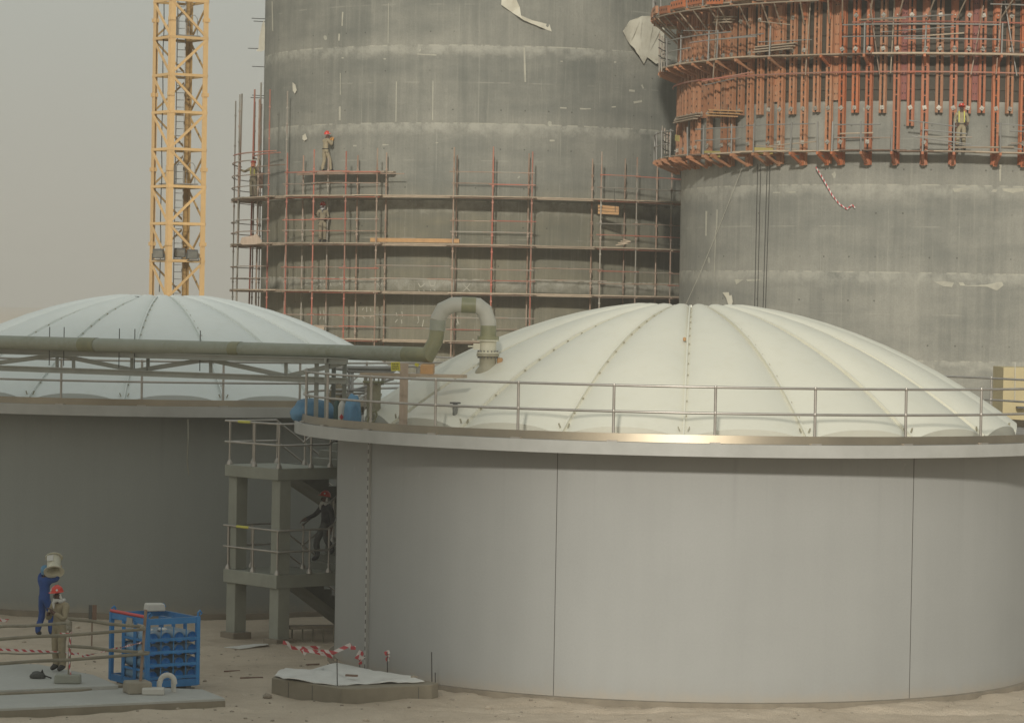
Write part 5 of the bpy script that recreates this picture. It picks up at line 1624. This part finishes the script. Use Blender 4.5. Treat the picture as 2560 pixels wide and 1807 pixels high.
for i, (X, y0, y1) in enumerate(stakes):
    p = gnd(*S4(X, y0 + (0 if i != 4 else 0)), .31 if i != 4 else .0)
    q = at(*S4(X - 4, y1), p.y)
    tag(MB().tube(p, q, .011, 6).build('rebar_stake', M['cable'], origin=p), ('thin dark steel stake %s' % ('before the peak of the white sheet', 'beside the cable tray foot, wrapped in tape', 'with a red tape knot, middle of the pit back edge', 'with a torn tape end at the right of the pit', 'standing outside the right end of the pit', 'short one behind the left half of the white sheet')[i]), 'stake', 'steel stakes round the pit')
Dp = gnd(*S4(860, 640), .3).y
def T4(*a): return [at(*S4(x, y), Dp + .9) for x, y in a]
ribbon('barrier_tape', T4((235, 225), (295, 235), (350, 290), (450, 300), (520, 325), (640, 340), (720, 365), (850, 395)), .085, 'sagging red and white tape strung left of the pit', 'tape', crumple=.35, seed=1, period=.26)
ribbon('barrier_tape', T4((480, 300), (560, 290), (690, 290), (670, 330), (760, 340), (880, 350), (960, 310), (1080, 250), (1090, 290), (1140, 295)), .085, 'bunched red and white tape twisting up towards the tank cable tray', 'tape', crumple=.45, seed=5, period=.26)
ribbon('barrier_tape', T4((460, 300), (520, 370), (530, 330)), .07, 'short loose end hanging from the sagging tape', 'tape', crumple=.3, seed=6, period=.26)
ribbon('barrier_tape', T4((1150, 430), (1190, 340), (1215, 370), (1200, 430), (1260, 400), (1225, 360), (1195, 440), (1205, 500)), .075, 'red and white tape knotted on the stake by the cable tray', 'tape', crumple=.35, seed=7, period=.26)
ribbon('barrier_tape', T4((1505, 365), (1550, 345), (1560, 400), (1525, 385), (1545, 460)), .075, 'small knot of red tape against the grey tank wall', 'tape', crumple=.3, seed=8, period=.26)
ribbon('barrier_tape', T4((2055, 460), (2090, 350), (2110, 350), (2095, 455)), .07, 'torn end of red and white tape at the right of the pit', 'tape', crumple=.25, seed=11, period=.26)
ribbon('barrier_tape', [cyl(2040, 418, SRC, RS + .25), cyl(2062, 455, SRC, RS + .2), cyl(2082, 490, SRC, RS + .1), cyl(2100, 512, SRC, RS + .08), cyl(2118, 523, SRC, RS + .08), cyl(2130, 512, SRC, RS + .1), cyl(2138, 520, SRC, RS + .1)], .05, 'red and white tape trailing down the right silo below the platform', 'tape', crumple=.1, seed=13, period=.2)

# debris on the sand
random.seed(21)
spots = [(915, 1802, .09, 'dark stone alone on the sand at the bottom centre'), (1222, 1770, .10, 'pale stone near the foot of the right tank'), (2000, 1772, .05, 'small white stake foot stone on the sand at lower right'), (828, 1748, .12, 'pale rubble lump against the front of the pit wall'), (668, 1745, .14, 'dusty rubble lump at the left corner of the pit wall'), (512, 1705, .06, 'reddish stone on the sand right of the rack'), (60, 1605, .07, 'dark stone behind the barrier poles'), (195, 1572, .08, 'dark flat stone left of the rack stakes'), (425, 1768, .10, 'pale stone at the slab edge below the bent pipe'), (445, 1778, .06, 'sandy stone below the slab edge')]
for (px, py, s_, lab) in spots:
    p = gnd(px, py)
    p.z = ground_z(p.x, p.y)
    tag(lump('stone', p + V((0, 0, s_ * .25)), (s_ * .7, s_ * .6, s_ * .5), M['stone'], px * .17, .35, -.6), lab, 'stone', None)
b = MB()
for i in range(520):
    px, py = random.uniform(-20, 2560), random.uniform(1625, 1806)
    p = gnd(px, py)
    if math.hypot(p.x - TRC[0], p.y - TRC[1]) < 8.5: continue
    p.z = ground_z(p.x, p.y)
    s_ = random.choice((.012, .018, .025, .04)) * random.uniform(.7, 1.3)
    b.box(p + V((0, 0, s_ * .2)), (s_ * random.uniform(1, 2), s_, s_ * .7), Matrix.Rotation(random.uniform(0, 6), 3, 'Z') @ Matrix.Rotation(random.uniform(-.5, .5), 3, 'X'))
tag(b.build('rubble', M['stone']), None, None, None, 'stuff')
for px, py, w, h, lab in ((630, 1613, .75, .03, 'pale crumpled sheet strip lying on the sand by the stair columns'),):
    p = gnd(px, py)
    cloth('plastic_scrap', [gnd(560, 1617, .05), gnd(600, 1620, .05), (gnd(650, 1614, .06)), gnd(672, 1611, .06), gnd(668, 1607, .05), gnd(625, 1611, .05)], (0, 0, 1), .03, M['sheet'], lab, 'scrap', 2.0, 2)
for px, py, L, lab in ((600, 1698, .5, 'dark stick lying on the sand left of the pit'), (765, 1662, .3, 'short dark offcut on the sand behind the pit'), (560, 1680, .35, 'thin stick lying on the sand between rack and pit')):
    p = gnd(px, py)
    p.z = ground_z(p.x, p.y) + .02
    tag(MB().beam(p, p + V((L, .1, .01)), .05, .03).build('stick', M['wood_dark'], origin=p), lab, 'stick')
p = gnd(2003, 1771)
p.z = ground_z(p.x, p.y)
tag(MB().tube(p, p + V((.05, 0, .12)), .015, 6).build('marker_peg', M['white'], origin=p), 'tiny white peg in the sand before the right tank', 'peg')

# ================================================================== PEOPLE
BASE = {'pelvis': (0, 0, .94), 'waist': (0, .0, 1.08), 'chest': (0, .0, 1.27), 'collar': (0, -.01, 1.40), 'neck': (0, .01, 1.47), 'jaw': (0, .045, 1.545), 'skull': (0, .03, 1.63),
        'sL': (-.18, -.01, 1.38), 'eL': (-.24, -.04, 1.11), 'wL': (-.25, .06, .87), 'sR': (.18, -.01, 1.38), 'eR': (.24, -.04, 1.11), 'wR': (.25, .06, .87),
        'hL': (-.095, 0, .88), 'kL': (-.10, .02, .49), 'aL': (-.10, -.03, .10), 'tL': (-.115, .13, .045), 'hR': (.095, 0, .88), 'kR': (.10, .02, .49), 'aR': (.10, -.03, .10), 'tR': (.115, .13, .045)}
RAD = {'pelvis': (.155, .115), 'waist': (.145, .105), 'chest': (.165, .115), 'collar': (.13, .085), 'neck': (.058, .058), 'jaw': (.066, .078), 'skull': (.078, .092),
       's': (.078, .075), 'e': (.058, .058), 'w': (.046, .042), 'h': (.098, .098), 'k': (.078, .078), 'a': (.068, .068), 't': (.042, .036)}
LINKS = [('pelvis', 'waist'), ('waist', 'chest'), ('chest', 'collar'), ('collar', 'neck'), ('neck', 'jaw'), ('jaw', 'skull'), ('collar', 'sL'), ('sL', 'eL'), ('eL', 'wL'), ('collar', 'sR'), ('sR', 'eR'), ('eR', 'wR'),
         ('pelvis', 'hL'), ('hL', 'kL'), ('kL', 'aL'), ('aL', 'tL'), ('pelvis', 'hR'), ('hR', 'kR'), ('kR', 'aR'), ('aR', 'tR')]
def person(label, loc, face, pose, shirt, trousers, gloves='skin', helmet='helmet', scarf=None, extras=(), tilt=0.0, height=1.0, bulk=1.1, hand_dirs=None, group='construction workers'):
    J = {k: V(v) for k, v in BASE.items()}
    for k, v in pose.items():
        if k.startswith('+'):
            for n_ in ('waist', 'chest', 'collar', 'neck', 'jaw', 'skull', 'sL', 'sR')[int(k[1:]):]:
                J[n_] += V(v)
        else:
            J[k] = V(v)
    names = list(J)
    verts = [J[k] for k in names]
    radii = []
    for k in names:
        bk_ = 1.0 if k in ('neck', 'jaw', 'skull') else bulk
        radii.append(tuple(v * bk_ for v in (RAD[k] if k in RAD else RAD[k[0]])))
    edges = [(names.index(a), names.index(b_)) for a, b_ in LINKS]
    seg = {'trousers': [('pelvis', 'hL'), ('pelvis', 'hR'), ('hL', 'kL'), ('kL', 'aL'), ('hR', 'kR'), ('kR', 'aR')], 'shirt': [('waist', 'chest'), ('chest', 'collar'), ('collar', 'sL'), ('collar', 'sR'), ('sL', 'eL'), ('eL', 'wL'), ('sR', 'eR'), ('eR', 'wR')],
           'skin': [('neck', 'jaw'), ('jaw', 'skull')], 'boots': [('aL', 'tL'), ('aR', 'tR')]}
    segs = [(m, J[a], J[b_]) for m, L in seg.items() for a, b_ in L]
    # nose and ears
    fwd = (J['jaw'] + J['skull']) / 2
    def addv(p, r, par):
        verts.append(V(p))
        radii.append((r, r))
        edges.append((par, len(verts) - 1))
        return len(verts) - 1
    # hands: palm, four fingers, thumb
    for s in 'LR':
        w = J['w' + s]
        d = (w - J['e' + s]).normalized()
        if hand_dirs and s in hand_dirs:
            d = (d * .4 + V(hand_dirs[s])).normalized()
        side = d.cross(V((0, 0, 1)))
        if side.length < .2: side = V((1, 0, 0)) if s == 'R' else V((-1, 0, 0))
        side.normalize()
        palm = addv(w + d * .055, .032, names.index('w' + s))
        nrm = side.cross(d).normalized()
        for i, o in enumerate((-.030, -.010, .010, .030)):
            k1 = addv(w + d * .095 + side * o, .0105, palm)
            L = (.025, .03, .028, .022)[i]
            k2 = addv(w + d * (.10 + L) + side * o * 1.05 - nrm * .012, .0095, k1)
            addv(w + d * (.10 + 1.7 * L) + side * o * 1.05 - nrm * .034, .0085, k2)
        t1 = addv(w + d * .05 - side * .042 - nrm * .008, .013, palm)
        addv(w + d * .085 - side * .058 - nrm * .018, .010, t1)
        segs += [('gloves', w + d * .03, w + d * .14)]
    nose = V(J['jaw']) + V((0, .085, .045))
    me = bpy.data.meshes.new('person')
    me.from_pydata([tuple(v) for v in verts], edges, [])
    o = bpy.data.objects.new('person', me)
    col.objects.link(o)
    md = o.modifiers.new('skin', 'SKIN')
    md.use_smooth_shade = True
    md.branch_smoothing = .3
    sv = me.skin_vertices[0].data
    for i, r_ in enumerate(radii):
        sv[i].radius = r_
        sv[i].use_root = (i == 0)
    ss_ = o.modifiers.new('sub', 'SUBSURF')
    ss_.levels = ss_.render_levels = 2
    dg = bpy.context.evaluated_depsgraph_get()
    nm = bpy.data.meshes.new_from_object(o.evaluated_get(dg))
    o.modifiers.clear()
    o.data = nm
    nm.name = 'person'
    nm.materials.clear()
    order = ['shirt', 'trousers', 'skin', 'boots', 'gloves']
    mats = {'shirt': M[shirt], 'trousers': M[trousers], 'skin': M['skin'], 'boots': M['boots'], 'gloves': M[gloves]}
    for k in order: nm.materials.append(mats[k])
    def dseg(p, a, b_):
        ab = b_ - a
        t_ = max(0, min(1, (p - a).dot(ab) / max(ab.length_squared, 1e-9)))
        return (p - a - ab * t_).length
    wl = J['waist'].z - .10
    # cloth folds
    for v in nm.vertices:
        c_ = v.co
        f = noise.noise(V((c_.x * 7, c_.y * 7, c_.z * 11))) * .010 + noise.noise(V((c_.x * 16, c_.y * 16, c_.z * 20))) * .004
        if c_.z < J['neck'].z - .02:
            v.co = c_ + v.normal * f
    for p in nm.polygons:
        c_ = p.center
        best = min(segs, key=lambda s_: dseg(c_, s_[1], s_[2]) - (.03 if s_[0] == 'gloves' else 0))
        k = best[0]
        if k == 'shirt' and c_.z < wl and dseg(c_, J['eL'], J['wL']) > .09 and dseg(c_, J['eR'], J['wR']) > .09: k = 'trousers'
        if k == 'trousers' and c_.z > wl: k = 'shirt'
        p.material_index = order.index(k)
        p.use_smooth = True
    dirv = V((face[0], face[1], 0)).normalized()
    o.location = loc
    o.rotation_euler = (0, tilt, math.atan2(-dirv.x, dirv.y))
    o.scale = (height,) * 3
    tag(o, label, 'person', group)
    def child(mb, name, m, smooth=50):
        return mb.build(name, m, o, origin=V((0, 0, 0)), smooth=smooth)
    hd = J['skull'] - J['jaw']
    hd.normalize()
    # face: nose, eyes, ears
    fw = V((0, 1, 0))
    fw = (fw - hd * fw.dot(hd)).normalized()
    sd = fw.cross(hd).normalized()
    ec = J['jaw'].lerp(J['skull'], .55)
    b = MB()
    for s in (-1, 1):
        b.lathe([(0, -.011), (.009, -.006), (.011, 0), (.009, .006), (0, .011)], 8, ec + sd * .028 * s + fw * .070 + hd * .005)
    child(b, 'eyes', M['black'])
    b = MB()
    b.path([ec + fw * .075 + hd * .01, ec + fw * .098 - hd * .03, ec + fw * .08 - hd * .04], [.009, .015, .008], 8)
    for s in (-1, 1):
        b.lathe([(0, -.012), (.02, -.006), (.02, .006), (0, .012)], 10, ec + sd * s * .075 - fw * .005 - hd * .01, Matrix.Rotation(R(90), 3, 'Y'))
    child(b, 'facial_features', M['skin'])
    child(MB().path([ec + sd * -.025 + fw * .073 - hd * .062, ec + fw * .082 - hd * .06, ec + sd * .025 + fw * .073 - hd * .062], .006, 6), 'mouth', M['boots'])
    if helmet:
        Mh = Matrix((sd, fw, hd)).transposed()
        top = J['skull'] + hd * .035 - fw * .004
        b = MB().lathe([(.137, -.015), (.132, -.02), (.118, 0), (.114, .035), (.10, .07), (.074, .098), (.04, .114), (0, .12)], 22, top, Mh, sy=1.16)
        b.lathe([(0, -.004), (.055, -.004), (.05, .006), (0, .008)], 14, top + fw * .135 - hd * .012, Mh, sx=1.7, sy=1.1)
        b.path([top - fw * .11 + hd * .06, top - fw * .04 + hd * .118, top + fw * .04 + hd * .118, top + fw * .11 + hd * .06], .014, 6)
        hh = child(b, 'hard_hat', M[helmet])
        b = MB()
        for an in (0.25, 1.2, -.9):
            c_ = top + (fw * math.cos(an) * 1.16 + sd * math.sin(an)) * .113 + hd * .04
            nn = (fw * math.cos(an) + sd * math.sin(an) + hd * .4).normalized()
            t1 = nn.cross(hd).normalized()
            t2 = t1.cross(nn)
            b.add([c_ + nn * .008 + (t1 * math.cos(q * math.pi / 4) + t2 * math.sin(q * math.pi / 4)) * .024 for q in range(8)], [list(range(8))])
        b.build('helmet_badge', M['white'], hh, origin=V((0, 0, 0)), fix=False)
    if scarf:
        b = MB()
        nk = J['neck']
        k = 14
        b.path([nk + V((math.cos(2 * math.pi * i / k) * .095, math.sin(2 * math.pi * i / k) * .10 + .01, .0 + .015 * math.sin(i * 1.7))) for i in range(k)], [.038 + .007 * math.sin(i * 2.3) for i in range(k)], 8, closed=True)
        b.path([ec + sd * .07 - fw * .02 + hd * .02, ec + sd * .085 - fw * .01 - hd * .04, J['neck'] + V((.085, .02, .03))], [.022, .026, .03], 8)
        b.path([ec - sd * .07 - fw * .02 + hd * .02, ec - sd * .085 - fw * .01 - hd * .04, J['neck'] + V((-.085, .02, .03))], [.022, .026, .03], 8)
        b.path([nk + V((.05, .09, .03)), nk + V((.04, .13, -.06)), nk + V((.02, .14, -.16))], [.035, .03, .012], 8)
        child(b, 'head_scarf', M[scarf])
    for ex_ in extras:
        if ex_ == 'vest' or ex_ == 'straps':
            b = MB()
            cz, wz, cl = J['chest'], J['waist'], J['collar']
            for s in (-1, 1):
                for fb in (1, -1):
                    b.path([cl + V((s * .095, fb * .05, .075)), cl + V((s * .10, fb * .118, -.02)), cz + V((s * .10, fb * .135, -.02)), wz + V((s * .10, fb * .125, -.03))], .017, 6, flat=1.2)
            child(b, 'reflective_vest', M['hivis'])
        if ex_ == 'belt':
            wz = J['waist'] - V((0, 0, .09))
            child(MB().path([wz + V((math.cos(2 * math.pi * i / 16) * .17, math.sin(2 * math.pi * i / 16) * .128, 0)) for i in range(16)], .017, 6, closed=True), 'belt', M['boots'])
            child(MB().path([J['hL'] + V((-.02, .09, .05)), J['hL'] + V((-.11, .0, -.05)), J['hL'] + V((0, -.09, -.04))], .012, 6), 'harness_strap', M['boots'])
            child(MB().path([J['hR'] + V((.02, .09, .05)), J['hR'] + V((.11, .0, -.05)), J['hR'] + V((0, -.09, -.04))], .012, 6), 'harness_strap', M['boots'])
        if ex_ == 'hood':
            b = MB().lathe([(.085, -.10), (.105, -.05), (.112, .02), (.10, .08), (.06, .12), (0, .135)], 18, J['skull'] - V((0, .02, .0)), sy=1.1)
            child(b, 'blue_hood', M['bluetarp'])
        if ex_ == 'pinkcloth':
            b = MB().lathe([(.105, -.16), (.10, -.05), (.095, 0), (.09, .03)], 16, J['skull'] - V((0, -.005, .0)), sy=1.12)
            child(b, 'neck_cloth', M['pinkcloth'])
    return o

# 1 on the narrow board above the left bay, turned to the wall
p1 = cyl(813, 424, SMC, RI + .02)
person('worker in khaki with orange gloves raised to his face, highest on the scaffold', V((p1.x, p1.y, 14.03)), (.75, .55),
       {'eL': (-.22, .17, 1.17), 'wL': (-.07, .28, 1.40), 'eR': (.22, .17, 1.16), 'wR': (.07, .30, 1.38), 'kR': (.11, .16, .50), 'aR': (.12, .20, .10), 'tR': (.13, .36, .045), 'aL': (-.1, -.1, .10), 'tL': (-.12, .06, .045), '+2': (0, .05, -.01)},
       'khaki', 'khaki', gloves='orangeglove', extras=('belt',), hand_dirs={'L': (0, .3, .8), 'R': (0, .3, .8)})
# 2 on the deck below
p2 = cyl(806, 600, SMC, RI + .15)
person('worker in dull khaki with a checked black and white scarf on the scaffold', V((p2.x, p2.y, 10.93)), (.15, -1),
       {'eR': (.25, -.05, 1.12), 'wR': (.33, .16, 1.20), 'eL': (-.24, .02, 1.12), 'wL': (-.10, .20, 1.05), 'kL': (-.09, .08, .49), 'tL': (-.10, .13, .045)},
       'khaki_dark', 'khaki_dark', scarf='checked', extras=('belt',))
# 3 at the silo's left edge
p3 = at(633, 480, 141.6)
person('worker in yellow banded vest and salmon neck cloth at the left scaffold edge', V((p3.x, p3.y, 12.99)), (-.35, -.9),
       {'eR': (.42, .05, 1.24), 'wR': (.62, .14, 1.33), 'eL': (-.30, .0, 1.60), 'wL': (-.26, .05, 1.86), 'aL': (-.13, -.03, .10), 'tL': (-.16, .12, .045)},
       'khaki', 'khaki_dark', extras=('vest', 'belt', 'pinkcloth'))
bd3 = at(648, 448, 142.0)
tag(MB().box(bd3 + V((0, 0, -.05)), (.42, .04, .72), Matrix.Rotation(R(4), 3, 'Y')).build('shutter_board', M['wood_dark'], origin=bd3), 'dark square board standing beside the worker at the scaffold edge', 'board')
# 4 on the lowest platform of the right silo
p4 = cyl(2402, 374, SRC, RS + .72)
person('worker in khaki with yellow reflective bands standing on the lowest platform of the right silo', V((p4.x, p4.y, 14.52)), (-.05, -1),
       {'eR': (.25, -.05, 1.12), 'wR': (.21, .12, .98), 'eL': (-.27, -.05, 1.12), 'wL': (-.22, .12, 1.02), 'kR': (.12, .04, .5), 'aR': (.15, .05, .1), 'tR': (.18, .2, .045), 'aL': (-.12, -.06, .1), 'tL': (-.15, .1, .045)},
       'khaki', 'khaki', extras=('vest', 'belt'))
# 5 coming down the stairs
sp = st(1.72, -.42, 1.885)
person('worker in charcoal jacket and red helmet coming down the concrete stairs', sp, (-.85, -.55),
       {'eR': (.33, .12, 1.16), 'wR': (.42, .36, 1.04), 'eL': (-.25, -.06, 1.11), 'wL': (-.26, .0, .86), 'kR': (.11, .20, .50), 'aR': (.11, .16, .12), 'tR': (.12, .32, .05), 'kL': (-.1, .05, .6), 'aL': (-.1, -.16, .29), 'tL': (-.11, 0, .22)},
       'charcoal', 'greytrs', scarf='scarf')
# 6 near the top of the stairs
sp = st(2.02, -.40, 4.86)
person('worker in dark trousers near the top of the stairs, mostly hidden by the walkway rim', sp, (.75, .66),
       {'kR': (.11, .26, .66), 'aR': (.1, .22, .28), 'tR': (.11, .38, .23), 'wR': (.22, .25, 1.02), 'eR': (.25, .05, 1.12)}, 'khaki_dark', 'charcoal', helmet=None, extras=())
# 7 in blue with a tub on his shoulder
p7 = gnd(110, 1590)
person('worker in blue coverall walking with a cream tub on his shoulder', V((p7.x, p7.y, 0)), (.62, .78),
       {'eL': (-.27, .12, 1.50), 'wL': (-.04, .20, 1.63), 'eR': (.30, .14, 1.42), 'wR': (.26, .22, 1.62), 'kL': (-.10, .02, .50), 'aL': (-.10, -.14, .12), 'tL': (-.11, .0, .05), 'kR': (.10, .16, .50), 'aR': (.10, .12, .10), 'tR': (.11, .27, .045)},
       'navy', 'navy', gloves='orangeglove', helmet=None, extras=('hood',), hand_dirs={'L': (.5, .3, .5), 'R': (0, .2, .8)})
pt = at(135, 1411, p7.y - .12)
tub = thing('tub', pt, 'cream tub with a flared rim carried by the worker in blue', 'tub')
Mt = Matrix.Rotation(R(-8), 3, 'Y') @ Matrix.Rotation(R(-40), 3, 'X')
MB().lathe([(.0, .20), (.155, .20), (.165, .18), (.175, -.16), (.19, -.19), (.255, -.21), (.255, -.225), (.17, -.20), (.15, -.15), (.14, .16), (0, .16)], 30, pt, Mt).build('tub_shell', M['valve'], tub, smooth=35)
MB().lathe([(.165, .20), (.215, .205), (.215, .22), (.165, .22)], 30, pt, Mt).build('rim', M['valve'], tub, smooth=35)
q = pt + Mt @ V((-.06, -.175, .08))
MB().box(q, (.16, .03, .17), Mt).build('paper_label', M['white'], tub)
# 8 on the pale platform
p8 = gnd(147, 1677, .28)
person('worker in loose khaki, red helmet and white head cloth on the pale platform', V((p8.x, p8.y, .285)), (-.62, -.75),
       {'eL': (-.27, .10, 1.10), 'wL': (-.10, .28, 1.24), 'eR': (.26, .08, 1.08), 'wR': (.06, .27, 1.20), 'jaw': (0, .075, 1.545), 'skull': (0, .085, 1.635)},
       'khaki', 'khaki', scarf='scarf', hand_dirs={'L': (.2, .2, .6), 'R': (-.4, .2, .3)}, height=1.04)
